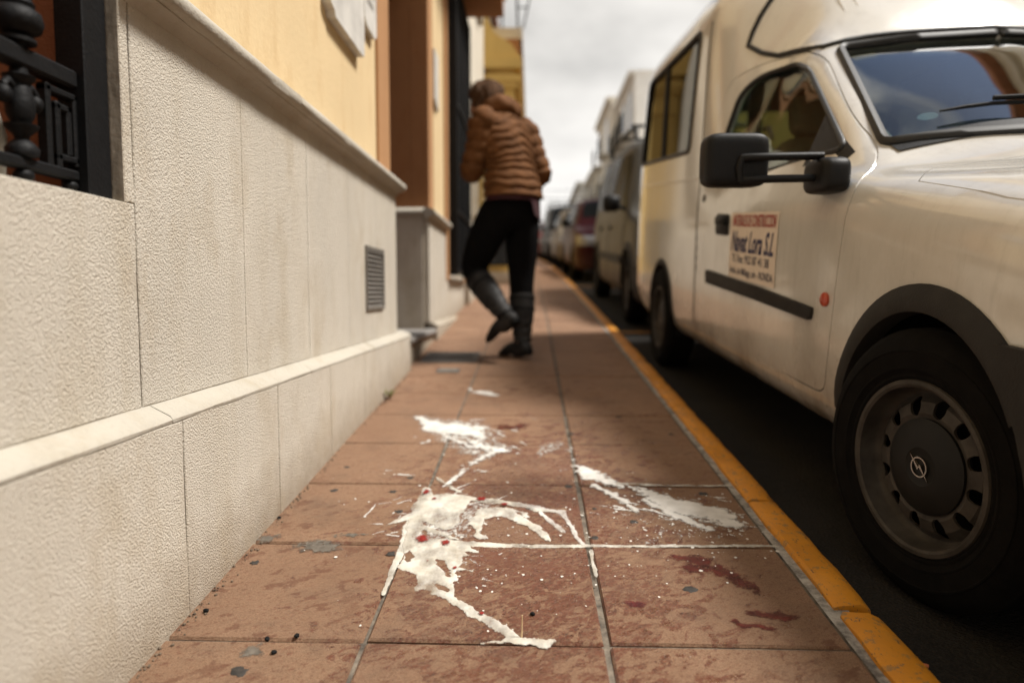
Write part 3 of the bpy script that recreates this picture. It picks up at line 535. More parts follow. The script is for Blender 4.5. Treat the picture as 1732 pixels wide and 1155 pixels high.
spill('foam_spill', STROKES['far'], M['foam_thin'], .006, .002, .012, 43, label='small white splash on the joint beyond the upper foam patch', cat='foam spill')
def streaks(n, cx, cy, sx, sy, ang, spread, lmin, lmax, w0, w1, seed):
    r = np.random.default_rng(seed); out = []
    for i in range(n):
        x, y = cx+r.normal(0,sx), cy+r.normal(0,sy); t = ang+r.normal(0,spread); L = lmin+(lmax-lmin)*r.random()**2; wd = w0+(w1-w0)*r.random()**2
        if -.6 < x < .54: out.append([(x,y,wd,wd*1.2),(x+L*.5*math.cos(t),y+L*.5*math.sin(t),wd*.8,wd),(x+L*math.cos(t),y+L*math.sin(t),wd*.35,wd*.45)])
    return out
spill('splash_streaks', streaks(90,.37,1.76,.075,.035,-.55,.25,.015,.07,.0022,.006,21)+streaks(60,.44,1.66,.05,.05,-.6,.4,.008,.03,.002,.005,22), M['foam_spray'], .0022, .0011, .004, 81, lacy=.5, base=.0008, parent=f2, kind='stuff')
spill('splash_streaks', streaks(60,-.22,1.70,.07,.09,.6,.5,.02,.09,.0018,.005,23)+streaks(40,-.12,1.42,.05,.05,-.3,.6,.008,.035,.0016,.004,24)+streaks(30,-.33,1.62,.03,.06,3.3,.3,.02,.07,.0016,.004,25), M['foam_thin'], .0022, .0009, .004, 83, lacy=.5, base=.0008, parent=f0, kind='stuff')
spill('splash_streaks', streaks(60,-.22,2.34,.09,.12,-.5,.5,.02,.08,.003,.008,26), M['foam_spray'], .0030, .0011, .006, 85, lacy=.6, base=.0008, parent=f1, kind='stuff')
RD = STROKES['red_dark']
for q, lb, ex in ((RD[:2],'long dark red smear on the slab beside the yellow kerb',1.35),(RD[2][:1],'small dark red blot left of the long smear',1.5),(RD[3]and RD[3:5],'cluster of dark red spots in front of the long smear, near the kerb',1.4),(RD[5:6],'faint dark red smear right of the upper foam patch',1.2),(RD[6:7],'dark red blot under the upper foam patch',1.2)):
    q = [q] if isinstance(q[0], tuple) else q
    spill('red_stain', q, M['wine_stain'], .0030, .0003, .014, 53+len(lb), lacy=.95, expand=ex, base=.0010, label=lb, cat='stain')
for q, lb in zip(STROKES['red_bright'], ('largest bright red drop, where the foam filled joints cross','second bright red drop, just right of the largest','bright red drop at the upper tip of the foam','bright red drop on the upper foam arc','right-hand bright red drop on the foam arc','red drop on the right edge of the foam blob','small red drop halfway down the foam stream','small red fleck beside the upper foam tip','tiny red fleck in the middle of the foam blob')):
    spill('red_drop', [q], M['red_blob'], .0014, .0012, .004, 63+len(lb), lacy=.6, expand=1.2, base=.0056, label=lb, cat='red drop', group='red drops on the foam')
def splatter(name, cx, cy, sx, sy, n, mat, rmax, seed, **k):
    r = np.random.default_rng(seed); m = MB()
    for i in range(n):
        x, y = cx+r.normal(0,sx), cy+r.normal(0,sy); q = rmax*(.18+.82*r.random()**2.5); n_ = 7; a0 = r.random()*6
        if not (-.62 < x < .55): continue
        ring = [(x+q*(.6+.6*r.random())*math.cos(a0+2*math.pi*j/n_), y+1.15*q*(.6+.6*r.random())*math.sin(a0+2*math.pi*j/n_)) for j in range(n_)]
        m.add([(u,v,.082*v+.0010) for u,v in ring]+[(x,y,.082*y+.0010+q*.22)], [(j,(j+1)%n_,n_) for j in range(n_)])
    return m.build(name, mat, smooth=80, **k)
M['foam_drop'] = simple('foam_drop', (.66,.63,.57), .4, .08, 60)
splatter('foam_drops', -.02, 1.60, .22, .22, 260, M['foam_drop'], .0045, 4, kind='stuff', label='tiny white foam droplets spattered over the slabs', cat='droplets')
splatter('foam_drops', .40, 1.66, .09, .10, 260, M['foam_drop'], .0050, 5, kind='stuff', label='tiny white droplets thrown off the right-hand foam spray', cat='droplets')
# trodden chewing gum
a = NM('old_gum', rough=.7); p = a.pos(); a.set('col', a.mix(a.ramp(a.noise(p,90,4),.35,.65), (.016,.0135,.011), (.046,.038,.031))); M['old_gum'] = a.m
M['grey_smear'] = simple('grey_smear', (.17,.16,.14), .85, .3, 60)
def gumspot(x, y, r_, label, mat='old_gum', ry=None):
    r = np.random.default_rng(int(abs(x*1e4+y*1e3))); m = MB(); n = 14; ry = ry or r_
    r_ *= .86; ry *= .80; rad = [1+r.normal(0,.22) for _ in range(n)]
    rings = [[(r_*f*rad[j]*math.cos(2*math.pi*j/n), ry*f*rad[j]*math.sin(2*math.pi*j/n), h) for j in range(n)] for f, h in ((1,.0004),(.86,.0012),(.4,.0015))]
    m.add([q for rg in rings for q in rg]+[(0,0,.0014)], [(i*n+j,i*n+(j+1)%n,(i+1)*n+(j+1)%n,(i+1)*n+j) for i in range(2) for j in range(n)]+[(2*n+j,2*n+(j+1)%n,3*n) for j in range(n)])
    return m.build('chewing_gum', M[mat], smooth=60, loc=(x,y,gz(y)), rot=(SL,0,0), label=label, cat='gum spot', group='trodden gum spots on the slabs')
GUM = [(-.355,1.954,.013,'dark gum spot left of the joint, behind the foam'),(-.548,1.85,.013,'dark gum spot nearest the wall beside the dusty slab edge'),(-.384,1.844,.013,'dark gum spot just left of the foam tip'),
 (.103,1.894,.017,'largest gum spot, left of the joint under the right foam spray'),(.251,1.658,.012,'black gum spot between foam arch and right foam spray'),(.148,1.565,.012,'black gum spot beside the joint crossing filled with milk'),
 (.318,1.335,.017,'lone round gum spot on the slab with the red stain'),(.47,1.849,.014,'gum spot under the far end of the right foam spray'),(.162,1.738,.007,'tiny gum spot just right of the long joint'),
 (.338,2.643,.012,'gum spot on the joint far behind the foam, right half'),(-.565,2.042,.010,'small gum spot by the wall, behind the others'),(.14,2.416,.012,'gum spot on the long joint behind the spray'),
 (.0,1.733,.013,'gum spot touching the top right of the foam arch'),(.493,2.413,.011,'gum spot near the kerb on a distant slab'),(-.341,1.709,.012,'gum spot touching foam streak left of spill'),
 (-.474,1.055,.017,'two-lobed grey gum spot in the front left slab'),(-.60,1.423,.012,'small gum spot close to the plinth foot'),(-.313,1.473,.013,'dark gum spot left of the foam filled joint')]
for x, y, r_, lb in GUM: gumspot(x, y, r_, lb)
a = NM('grey_film', rough=.8); p = a.pos(); t = a.attr('thick'); a.set('col', a.mix(a.ramp(a.noise(p,70,5),.35,.65),(.075,.062,.048),(.16,.138,.11)))
a.set('alpha', a.math('MULTIPLY', a.ramp(a.math('ADD', t, a.math('MULTIPLY', a.math('ADD', a.noise(p,95,6,.72),-.5), 1.6)), .05, .40), .85)); M['grey_film'] = a.m
for (x, y, rx, ry, lb) in ((-.485,1.502,.070,.040,'large grey dried smear on the dusty slabs by the wall'),(-.615,1.545,.034,.030,'grey dried blot at the foot of the plinth'),(-.475,1.11,.026,.022,'pale grey dried blot on the front left slab'),(-.43,1.57,.05,.015,'thin grey streak running off the large smear')):
    spill('dried_smear', [[(x,y,rx,ry)]], M['grey_film'], .003, .0003, .012, int(x*-100), lacy=.6, base=.0009, label=lb, cat='stain')
# toothpick standing in the foam
MB().tube([(0,0,-.004),(0.0004,0,.02),(.0009,-.0005,.041)], [.0011,.0012,.0010], 8).build('toothpick', simple('pale_wood',(.72,.55,.33),.6,.1,60), smooth=60, loc=(-.017,1.158,gz(1.158)+.002), label='thin wooden toothpick standing upright in the foam', cat='toothpick')
# cigarette butt on the asphalt
cg = empty('cigarette_butt', (.690,1.19,gz(1.19)+ROAD+.0045), (SL,0,R(70)), label='orange cigarette butt lying on the asphalt by the kerb', cat='cigarette butt')
MB().tube([(0,-.013,0),(0,.010,0)], .0038, 10).build('filter', simple('cig_filter',(.42,.13,.05),.7,.2,80), cg, smooth=50)
MB().tube([(0,.0101,0),(.001,.017,.0005)], [.0036,.003], 10).build('paper', simple('cig_paper',(.55,.48,.40),.8,.2,80), cg, smooth=50)
# little dark pebbles
for i, (x, y, lb) in enumerate([(-.612,1.228,'dark pebble at the plinth foot beside the slab corner'),(-.462,1.141,'black pebble on the joint, left front'),(-.436,1.104,'black pebble in front of the joint, left'),(-.414,1.153,'tiny black pebble behind the joint, left front'),(-.632,1.656,'black pebble against the plinth beside the smear'),(.002,1.233,'tiny black pebble right of the foam stream')]):
    m = MB().ball((0,0,.003), (.006,.0045,.0038), 7, 5); r = np.random.default_rng(i)
    m.v = [(p[0]*(1+r.normal(0,.12)),p[1]*(1+r.normal(0,.12)),p[2]*(1+r.normal(0,.1))) for p in m.v]
    m.build('pebble', M['lead'], smooth=50, loc=(x,y,gz(y)), rot=(SL,0,random.random()*3), label=lb, cat='pebble', group='dark pebbles on the pavement')
# grit gathered along the wall foot
m = MB(); r = np.random.default_rng(77)
for i in range(520):
    y = .85+r.random()**1.3*3.0; x = -.637+abs(r.normal(0,.010)); q = .0008+.0028*r.random()**3
    m.ball((x,y,gz(y)+q*.4), (q,q*1.2,q*.8), 5, 3)
m.build('grit', simple('grit',(.13,.095,.065),.95,.6,90), kind='stuff', label='dark grit and dirt gathered along the foot of the wall', cat='grit')
# weeds
a = NM('weed', rough=.6); a.set('col', (.16,.17,.05)); M['weed'] = a.m
for (x,y,s,lb) in ((-.618,2.93,.05,'small dry weed sprouting at the foot of the plinth'),):
    m = MB(); r = np.random.default_rng(5)
    for i in range(16):
        an = r.random()*6.28; L = s*(.5+.6*r.random()); wv = .004
        d = Vector((math.cos(an),math.sin(an),0)); n_ = Vector((-d.y,d.x,0))*wv
        p0 = Vector((0,0,0)); p1 = d*L*.4+Vector((0,0,L*.7)); p2 = d*L+Vector((0,0,L*.6))
        m.add([p0-n_*.4,p0+n_*.4,p1+n_,p1-n_,p2], [(0,1,2,3),(3,2,4)])
    m.build('weed', M['weed'], loc=(x,y,gz(y)), label=lb, cat='weed')
# iron service covers let into the slabs
def cover(x0, x1, y0, y1, label, mat):
    o = empty('service_cover', ((x0+x1)/2,(y0+y1)/2,gz((y0+y1)/2)), (SL,0,0), label=label, cat='manhole cover')
    hx, hy = (x1-x0)/2, (y1-y0)/2
    MB().cbox(-hx,hx,-hy,hy,-.02,.004,.002).build('frame', M['dark_metal'], o)
    m = MB()
    m.cbox(-hx+.012,hx-.012,-hy+.012,hy-.012,-.01,.0065,.002)
    m.build('lid', mat, o)
    for i in range(7):
        t = -hy+.03+(2*hy-.06)*i/6; MB().cbox(-hx+.025,hx-.025,t-.005,t+.005,.006,.0085,.001).build('tread_rib', mat, o)
cover(-.63, -.31, 3.78, 4.12, 'dark iron cover in the pavement before the doorstep', M['dark_metal'])
cover(-.50, -.38, 3.50, 3.60, 'small square cover in front of the dark iron cover', M['slat'])

# ================================================================== the plastered house on the left
def ragged(x0, x1, y0, y1, z0, z1, amp=.0022, seed=0, nseg=5):
    # facing slab: front face at x1, slightly uneven edges
    r = np.random.default_rng(seed); n = nseg
    ys = np.linspace(y0,y1,n+1); zs = np.linspace(z0,z1,n+1)
    ring = [(y,z0) for y in ys[:-1]]+[(y1,z) for z in zs[:-1]]+[(y,z1) for y in ys[::-1][:-1]]+[(y0,z) for z in zs[::-1][:-1]]
    cy_, cz_ = (y0+y1)/2, (z0+z1)/2; m = MB(); k = len(ring)
    jit = [(r.normal(0,amp),r.normal(0,amp)) for _ in ring]
    A = [(x0,y,z) for y,z in ring]; B = [(x1-.0018,y+j[0]*.6,z+j[1]*.6) for (y,z),j in zip(ring,jit)]
    C = [(x1,y+(.0018 if y<cy_ else -.0018)+j[0],z+(.002 if z<cz_ else -.002)+j[1]) for (y,z),j in zip(ring,jit)]
    m.add(A+B+C, [(i,(i+1)%k,k+(i+1)%k,k+i) for i in range(k)]+[(k+i,k+(i+1)%k,2*k+(i+1)%k,2*k+i) for i in range(k)]+[tuple(range(2*k,3*k))])
    return m
house = empty('house', (-.9,2.2,gz(2.2)), label='plastered yellow house with pale stone dado and recessed doorway on the left', cat='house')
def hp(m, name, mat, parent=None, smooth=None):        # part of the near house, world coordinates
    par = parent or house
    o = m.build(name, mat, None, smooth); o.parent = par; o.matrix_parent_inverse = MPI(par); return o
def MPI(par): return Matrix.Translation(par.location).inverted() if par.data is None else Matrix.Identity(4)
XW, XP, XU = -.68, -.64, -.692
WY0, WY1, WZ0, WZ1 = -.05, 1.135, .85, 2.35            # near window opening
Y_D0, Y_D1 = 3.42, 4.52                                 # doorway in the dado
core = MB()
core.box(-1.25,XU-.014,-5,WY0,-1.0,1.21); core.box(-1.25,XU-.014,WY0,WY1,-1.0,WZ0-.004); core.box(-1.25,XU-.014,WY1,Y_D0-.006,-1.0,1.21)
core.box(-1.6,XU-.014,Y_D1+.006,6.88,-1.0,1.21)
hp(core, 'wall_core', M['mortar'])
up = MB()
up.box(-1.25,XU,-5,WY0,1.212,7.2); up.box(-1.25,XU,WY0,WY1,WZ1,7.2); up.box(-1.25,XU,WY1,3.06,1.212,7.2)
hp(up, 'upper_wall', M['yellow_wall'])
up = MB(); up.box(-1.25,XU,3.29,4.56,2.85,7.2); up.box(-1.6,XU,4.56,5.46,1.212,7.2); up.box(-1.6,XU,6.9,6.99,1.212,7.2); up.box(-1.6,XU,5.46,6.9,3.3,7.2); up.box(-1.6,XU,5.46,6.9,.6,.86)
hp(up, 'upper_wall', M['yellow_wall'])
MBx = MB(); MBx.box(-1.25,XU+.012,3.062,3.30,1.22,7.19); hp(MBx, 'door_surround', M['orange_trim'])
MBx = MB(); MBx.box(-.80,XU+.012,4.545,4.75,1.22,7.19); hp(MBx, 'door_surround', M['orange_trim'])
MBx = MB(); MBx.box(-1.62,-.801,4.535,4.60,1.245,2.9); hp(MBx, 'door_jamb', M['brown_wall'])
MBx = MB(); MBx.box(-.7995,XU+.0105,4.535,4.5445,1.245,2.9); hp(MBx, 'door_jamb', M['brown_wall'])
for ya, yb in ((5.40,5.56),(6.78,6.92)):
    MBx = MB(); MBx.box(-.9,XU+.02,ya,yb,.80,3.35); hp(MBx, 'window_surround', M['orange_trim'])
# stone facing panels
seams = [1.165,1.605,2.065,2.53,2.98,Y_D0]
k = 0
for a_, b_ in zip(seams[:-1], seams[1:]):
    k += 1; hp(ragged(-.72,XW,a_+.0005,b_-.0005,.500,1.206,.0007,k), 'stone_panel', M['stone_rough'])
low = [-3.0,-2.4,-1.8,-1.2,-.7,-.25,.22,.69,1.162]
for a_, b_ in zip(low[:-1], low[1:]):
    k += 1; hp(ragged(-.72,XW,a_+.0012,b_-.0012,.500,WZ0 if a_ > WY0-.3 else 1.206,.0012,k), 'stone_panel', M['stone_rough'])
hp(ragged(-.72,XW,WY1+.001,1.162,WZ0+.002,1.206,.0010,k+1), 'stone_panel', M['stone_rough'])
psum = [-3,-2.5,-2,-1.5,-1.05,-.6,-.14,.32,.77,1.222,1.69,2.14,2.585,3.02,3.57]
for a_, b_ in zip(psum[:-1], psum[1:]):
    k += 1; hp(ragged(-.69,XP,a_+.0015,b_-.0015,gz(a_)-.06,.468,.0012,k), 'plinth_slab', M['stone_rough'])
def sweep(prof, y0, y1, n=8, amp=.0012, seed=0, ends=True):
    r = np.random.default_rng(seed); P = []
    for j in range(n+1):
        y = y0+(y1-y0)*j/n; P.append([(x+r.normal(0,amp), y, z+r.normal(0,amp)) for x, z in prof])
    m = MB().grid(np.array(P)); c = len(prof)
    if ends: m.f += [tuple(range(c)), tuple(range(n*c,(n+1)*c))]
    return m
capprof = [(-.70,.466),(-.6395,.4685),(-.6385,.474),(-.644,.481),(-.679,.499),(-.70,.503)]
cs = [-3,-2.2,-1.4,-.6,.25,1.185,1.95,2.75,3.60]
for a_, b_ in zip(cs[:-1], cs[1:]):
    k += 1; hp(sweep(capprof,a_+.001,b_-.001,14,.0004,k), 'plinth_cap', M['stone_cap'], smooth=35)
corn = [(-.70,1.184),(-.6795,1.184),(-.676,1.190),(-.669,1.197),(-.660,1.201),(-.652,1.203),(-.650,1.206),(-.643,1.207),(-.637,1.211),(-.633,1.219),(-.633,1.228),(-.636,1.237),(-.643,1.243),(-.655,1.247),(-.70,1.262)]
cs = [1.136,1.9,2.7,3.46]
for a_, b_ in zip(cs[:-1], cs[1:]):
    k += 1; hp(sweep(corn,a_+.0006,b_-.0006,12,.0007,k), 'dado_cornice', M['stone_cap'], smooth=35)
k += 1; hp(sweep(corn,-3,WY0,6,.0007,k), 'dado_cornice', M['stone_cap'], smooth=35)
# pier beyond the doorway
for a_, b_ in ((4.522,5.0),(5.002,5.5)):
    k += 1; hp(ragged(-.72,XW,a_,b_,.500,1.206,.001,k), 'stone_panel', M['stone_rough'])
k += 1; hp(ragged(-.72,XW,5.502,6.86,.500,.855,.001,k), 'stone_panel', M['stone_rough'])
m = MB().box(-1.62,-.7215,Y_D1-.012,Y_D1+.004,.45,1.206); hp(m, 'door_jamb_stone', M['stone_smooth'])
k += 1; hp(sweep(corn,4.47,5.44,10,.0007,k), 'dado_cornice', M['stone_cap'], smooth=35)
retp = [(z_, x_) for x_, z_ in corn]
m = MB(); P = np.array([[(x, 4.475-( xx+.68)+.045, z) for xx, z in corn] for x in np.linspace(-1.6,-.70,4)]); m.grid(P); hp(m, 'dado_cornice', M['stone_cap'], smooth=35)
for a_, b_ in ((4.60,5.2),(5.2,5.8),(5.8,6.4),(6.4,6.9)):
    k += 1; hp(ragged(-.69,XP,a_+.0015,b_-.0015,gz(a_)-.06,.468,.001,k), 'plinth_slab', M['stone_rough']); k += 1; hp(sweep(capprof,a_+.001,b_-.001,8,.001,k), 'plinth_cap', M['stone_cap'], smooth=35)
# doorstep and door
m = sweep([(-1.3,.422),(-.652,.422),(-.643,.428),(-.640,.440),(-.644,.452),(-.655,.459),(-1.3,.462)],3.61,4.59,8,.0005,9); hp(m, 'doorstep', M['grey_stone'], smooth=50)
m = MB().box(-1.3,-.664,3.61,4.59,.1,.4215); hp(m, 'doorstep_riser', M['stone_cap'])
door = hp(MB().box(-1.34,-1.28,3.30,4.53,.46,2.85), 'door', M['wood_dark'])
for i in range(2):
    for j in range(3): hp(MB().cbox(-1.2795,-1.262,3.42+i*.55,3.86+i*.55,.60+j*.75,1.25+j*.75,.012), 'door_panel', M['wood_dark'], door)
hp(MB().ball((-1.24,3.92,1.45),.03), 'door_knob', M['chrome'], door)
# ventilation grille in the dado
vy0, vy1, vz0, vz1 = 2.775, 3.105, .632, .888
vent = hp(MB().box(-.7,-.6795,vy0,vy1,vz0,vz1), 'vent_grille', M['dark_metal'])
for i in range(13):
    z = vz0+.014+(vz1-vz0-.028)*i/12; mm = MB().prism([(-.6794,z-.004),(-.672,z-.008),(-.670,z-.005),(-.6794,z+.004)],'y',vy0+.015,vy1-.015); hp(mm, 'louvre', M['slat'], vent)
for (y_a,y_b,z_a,z_b) in ((vy0,vy1,vz0-.004,vz0+.010),(vy0,vy1,vz1-.010,vz1+.004),(vy0,vy0+.014,vz0+.0102,vz1-.0102),(vy1-.014,vy1,vz0+.0102,vz1-.0102)):
    hp(MB().box(-.6794,-.671,y_a,y_b,z_a,z_b), 'grille_frame', M['slat'], vent)
# ---- near window: stone reveal, shutters, wrought-iron grille
win = hp(MB().box(-1.02,-1.0,WY0,WY1,WZ0,WZ1), 'window', M['window_dark'])
hp(MB().box(-.99,-.681,WY1-.0005,WY1+.0008,WZ0,WZ1), 'reveal', M['jamb_stone'], win)
hp(MB().box(-.998,-.76,WY1-.030,WY1-.001,WZ0+.001,WZ1), 'side_plaster', M['rust_wall'], win)
m = MB().box(-.96,-.93,.55,1.100,WZ0+.002,WZ1-.002); sh = hp(m, 'shutter', M['rust_wall'], win)
m = MB().box(-.965,-.925,.02,.548,WZ0+.002,WZ1-.002); hp(m, 'shutter', M['wood_dark'], win)
hp(MB().tube([(-.80,1.01,.86),(-.79,1.005,.93),(-.80,.99,1.0)],.012,8), 'cable', M['cream_wall'], win, smooth=60)
gr = hp(MB().cbox(-.745,-.698,1.072,1.131,WZ0+.003,WZ1-.01,.002), 'window_grille', M['iron'])
XG = -.722
hp(MB().cbox(XG-.014,XG+.014,.02,1.071,1.015,1.043,.004), 'rail', M['iron'], gr)
hp(MB().cbox(XG-.011,XG+.011,.02,1.071,.874,.890,.003), 'rail', M['iron'], gr)
for yb_ in (.963,.72,.48,.24):
    prof = [(.0115,1.043),(.0115,1.046),(.024,1.049),(.024,1.054),(.016,1.058),(.030,1.066),(.034,1.078),(.031,1.090),(.022,1.096),(.024,1.102),(.020,1.108),(.019,1.125),(.024,1.132),(.027,1.140),(.024,1.145),(.012,1.148),(.0125,1.3),(.0125,2.3)]
    hp(MB().lathe(prof,16,'z',(XG,yb_,0)), 'bar', M['iron'], gr, smooth=50)
    prof = [(.010,.890),(.020,.893),(.022,.902),(.016,.910),(.009,.916),(.010,.921),(.021,.931),(.022,.936),(.012,.938),(.018,.950),(.019,.965),(.015,.985),(.012,.992),(.019,.998),(.021,1.003),(.012,1.007),(.011,1.015)]
    hp(MB().lathe(prof,16,'z',(XG,yb_,0)), 'baluster', M['iron'], gr, smooth=50)
    for s_ in (-1,1):
        hp(MB().ball((XG,yb_+s_*.030,.972),(.011,.011,.013),10,7).tube([(XG,yb_+s_*.008,.985),(XG,yb_+s_*.022,.992),(XG,yb_+s_*.031,.983)],.006,8), 'scroll', M['iron'], gr, smooth=50)
    # key-pattern bars
    y0 = yb_+.048
    for (p0,p1) in (((y0,.892),(y0,1.004)),((y0,1.002),(y0+.060,1.002)),((y0+.060,1.002),(y0+.060,.90)),((y0+.020,.892),(y0+.020,.982)),((y0+.020,.980),(y0+.044,.980)),((y0+.044,.980),(y0+.044,.915)),((y0+.020,.905),(y0+.060,.905))):
        hp(MB().cbox(XG-.009,XG+.009,min(p0[0],p1[0])-.0055,max(p0[0],p1[0])+.0055,min(p0[1],p1[1])-.0055,max(p0[1],p1[1])+.0055,.0025), 'key_bar', M['iron'], gr)
    hp(MB().ball((XG,yb_,.866),(.014,.014,.010)), 'foot_knob', M['iron'], gr, smooth=50); hp(MB().ball((XG,y0+.05,.866),(.012,.012,.009)), 'foot_knob', M['iron'], gr, smooth=50)
# ---- tall window with iron cage past the doorway
w2 = hp(MB().box(-.95,-.90,5.56,6.78,.86,3.28), 'window', M['window_dark'])
g2 = hp(MB().cbox(-.70,-.60,5.55,5.59,.84,3.25,.004), 'window_grille', M['iron'])
hp(MB().cbox(-.70,-.60,6.74,6.78,.84,3.25,.004), 'post', M['iron'], g2)
for z in (.86,1.35,2.2,3.2): hp(MB().cbox(-.64,-.60,5.591,6.739,z,z+.03,.003), 'rail', M['iron'], g2)
for i in range(10): hp(MB().tube([(-.622,5.66+i*.112,.889),(-.622,5.66+i*.112,3.2)],.011,8), 'bar', M['iron'], g2, smooth=60)
# balcony over the tall window
bal = hp(MB().box(-.69,-.29,5.0,7.08,3.46,3.62), 'balcony', M['brown_wall'])
hp(MB().box(-.72,-.27,4.98,7.10,3.621,3.68), 'coping', M['orange_trim'], bal)
for i in range(18): hp(MB().tube([(-.30,5.03+i*.12,3.68),(-.30,5.03+i*.12,4.5)],.010,6), 'baluster', M['iron'], bal)
for i in range(3): hp(MB().tube([(-.40-i*.12,7.06,3.68),(-.40-i*.12,7.06,4.5)],.010,6), 'baluster', M['iron'], bal)
hp(MB().tube([(-.69,7.06,4.5),(-.30,7.06,4.5),(-.30,5.0,4.5)],.018,8), 'handrail', M['iron'], bal)
# plaques screwed to the wall
def plaque(poly, x0, x1, label, lines):
    ys = [p[0] for p in poly]; zs = [p[1] for p in poly]
    o = MB().prism(poly,'x',x0,x1).build('wall_plaque', M['marble'], label=label, cat='plaque', group='marble plaques on the house wall')
    for i in range(lines):
        z = max(zs)-.08-i*.055
        if z < min(zs)+.07: break
        mm = MB(); y = min(ys)+.05; r = np.random.default_rng(i)
        while y < max(ys)-.06:
            L = .012+.02*r.random(); mm.box(x1,x1+.0007,y,y+L,z,z+.022); y += L+.007
        mm.build('engraving', M['slat'], o)
plaque([(2.28,1.668),(2.298,1.650),(2.335,1.640),(2.345,1.622),(2.728,1.618),(2.742,1.632),(2.742,2.05),(2.28,2.05)],-.692,-.660,'larger marble plaque with cut corners high on the yellow wall',0)
plaque([(2.785,1.80),(2.82,1.775),(2.965,1.77),(2.995,1.79),(2.995,2.06),(2.785,2.06)],-.692,-.668,'small white plaque beside the larger one, next to the doorway surround',4)
plaque([(4.77,2.03),(4.96,1.98),(4.96,2.36),(4.77,2.36)],-.692,-.668,'narrow grey plaque on the pier beyond the doorway',0)

# ================================================================== other houses
def house_box(name, x0, x1, y0, y1, h, wall, label, side, floors=2, wins=2, roof=True, balc=True, group=None):
    """side=+1: facade at x1 faces +X; side=-1: facade at x0 faces -X"""
    zb = gz((y0+y1)/2); o = empty(name, ((x0+x1)/2,(y0+y1)/2,zb), label=label, cat='house', group=group)
    cx_, cy_ = (x0+x1)/2, (y0+y1)/2
    def B(a,b,c,d,e,f,nm,mat,par=o,ch=0):
        m = MB(); (m.cbox(a-cx_,b-cx_,c-cy_,d-cy_,e,f,ch) if ch else m.box(a-cx_,b-cx_,c-cy_,d-cy_,e,f)); return m.build(nm, mat, par)
    B(x0,x1,y0,y1,-3,h,'wall',wall)
    fx = x1 if side > 0 else x0
    def out(d): return fx+side*d
    def X(a_,b_): return (min(out(a_),out(b_)),max(out(a_),out(b_)))
    B(*X(.0005,.05),y0+.01,y1-.01,-3,.75,'plinth',M['stone_smooth'])
    rf = B(min(x0,out(.28)),max(x1,out(.28)),y0-.02,y1+.02,h,h+.12,'roof',M['roof_tile'] if roof else wall)
    if roof:
        m = MB(); ridge = h+1.1; xa, xb = x0-cx_-.2, x1-cx_+.2
        m.add([(xa,y0-cy_,h+.12),(xb,y0-cy_,h+.12),(xb,y1-cy_,h+.12),(xa,y1-cy_,h+.12),(0,y0-cy_,ridge),(0,y1-cy_,ridge)],[(0,1,4),(2,3,5),(1,2,5,4),(3,0,4,5)]); m.build('tiles', M['roof_tile'], rf)
    B(*X(.0005,.09),y0+.02,y1-.02,h-.22,h-.01,'cornice',M['stone_smooth'])
    for f in range(floors):
        z0 = .95+f*(h-.6)/floors; hh = 1.35 if f == 0 else 1.9
        if f: z0 -= .45
        for i in range(wins):
            yc = y0+(y1-y0)*(i+.5)/wins
            fr = B(*X(.0005,.06),yc-.58,yc+.58,z0-.06,min(z0+hh+.08,h-.3),'window_frame',M['stone_smooth'])
            B(*X(.0605,.065),yc-.48,yc+.48,z0,min(z0+hh,h-.38),'pane',M['window_dark'],fr)
            if f and balc:
                b = B(*X(.0005,.5),yc-.75,yc+.75,z0-.16,z0-.061,'balcony',M['stone_smooth'])
                for j in range(10): B(*X(.46,.478),yc-.70+j*.152,yc-.68+j*.152,z0-.061,z0+.85,'baluster',M['iron'],b)
                B(*X(.455,.485),yc-.74,yc+.74,z0+.851,z0+.89,'handrail',M['iron'],b)
    return o
house_box('house', -6, -.695, 7.0, 10.0, 6.6, M['cream_wall'], 'narrow cream plastered house between the yellow house and the ochre one', 1, 2, 1, balc=False)
# ochre house stepping out over the pavement
oy = 10.02
och = empty('house', (-2.2,12,gz(12)), label='ochre house stepping forward with moulded corner and balcony, behind the woman', cat='house')
def op(m, name, mat, par=None, smooth=None):
    o = m.build(name, mat, None, smooth); o.parent = par or och; o.matrix_parent_inverse = MPI(och); return o
xr = -.20
def opx(a,b,c,d,e,f,nm,mat,par=None):
    o = op(MB().box(a,b,c,d,e,f), nm, mat, par if par is None or True else None)
    return o
opx(-4.2,xr-.06,oy,15.5,-1,3.95,'wall',M['ochre_wall'])
for z0,z1,pj in ((3.30,3.37,.03),(3.62,3.70,.05),(3.70,3.79,.08),(3.88,4.03,.10)): opx(-4.2,xr-.06+pj,oy-pj,15.4,z0,z1,'moulding',M['ochre_wall'])
prof = [(-4.2,4.031),(xr+.03,4.031),(xr-.02,4.09),(xr-.09,4.20),(xr-.18,4.27),(xr-.27,4.31),(xr-.35,4.38),(xr-.42,4.52),(xr-.44,4.60),(-4.2,4.60)]
op(MB().prism(prof,'y',oy-.08,oy+.35), 'curved_gable', M['ochre_wall'])
opx(-4.2,xr-.46,oy-.11,oy+.4,4.601,4.66,'coping',M['stone_smooth'])
bl = opx(-4.1,xr+.05,oy+.36,15.3,4.44,4.60,'balcony',M['stone_smooth'])
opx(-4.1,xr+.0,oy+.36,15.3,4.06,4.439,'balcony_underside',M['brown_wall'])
opx(-4.2,xr-.8,oy+.4,15.5,4.601,9,'upper_wall',M['cream_wall'])
def orail(pts, r_, nm='rail'): op(MB().tube(pts,r_,8), nm, M['iron'])
orail([(xr-.02,oy+.4,4.6),(xr-.05,oy+.4,5.6)],.016,'post'); orail([(xr+.06,oy+.4,4.6),(xr+.28,oy+.4,5.6)],.012,'post')
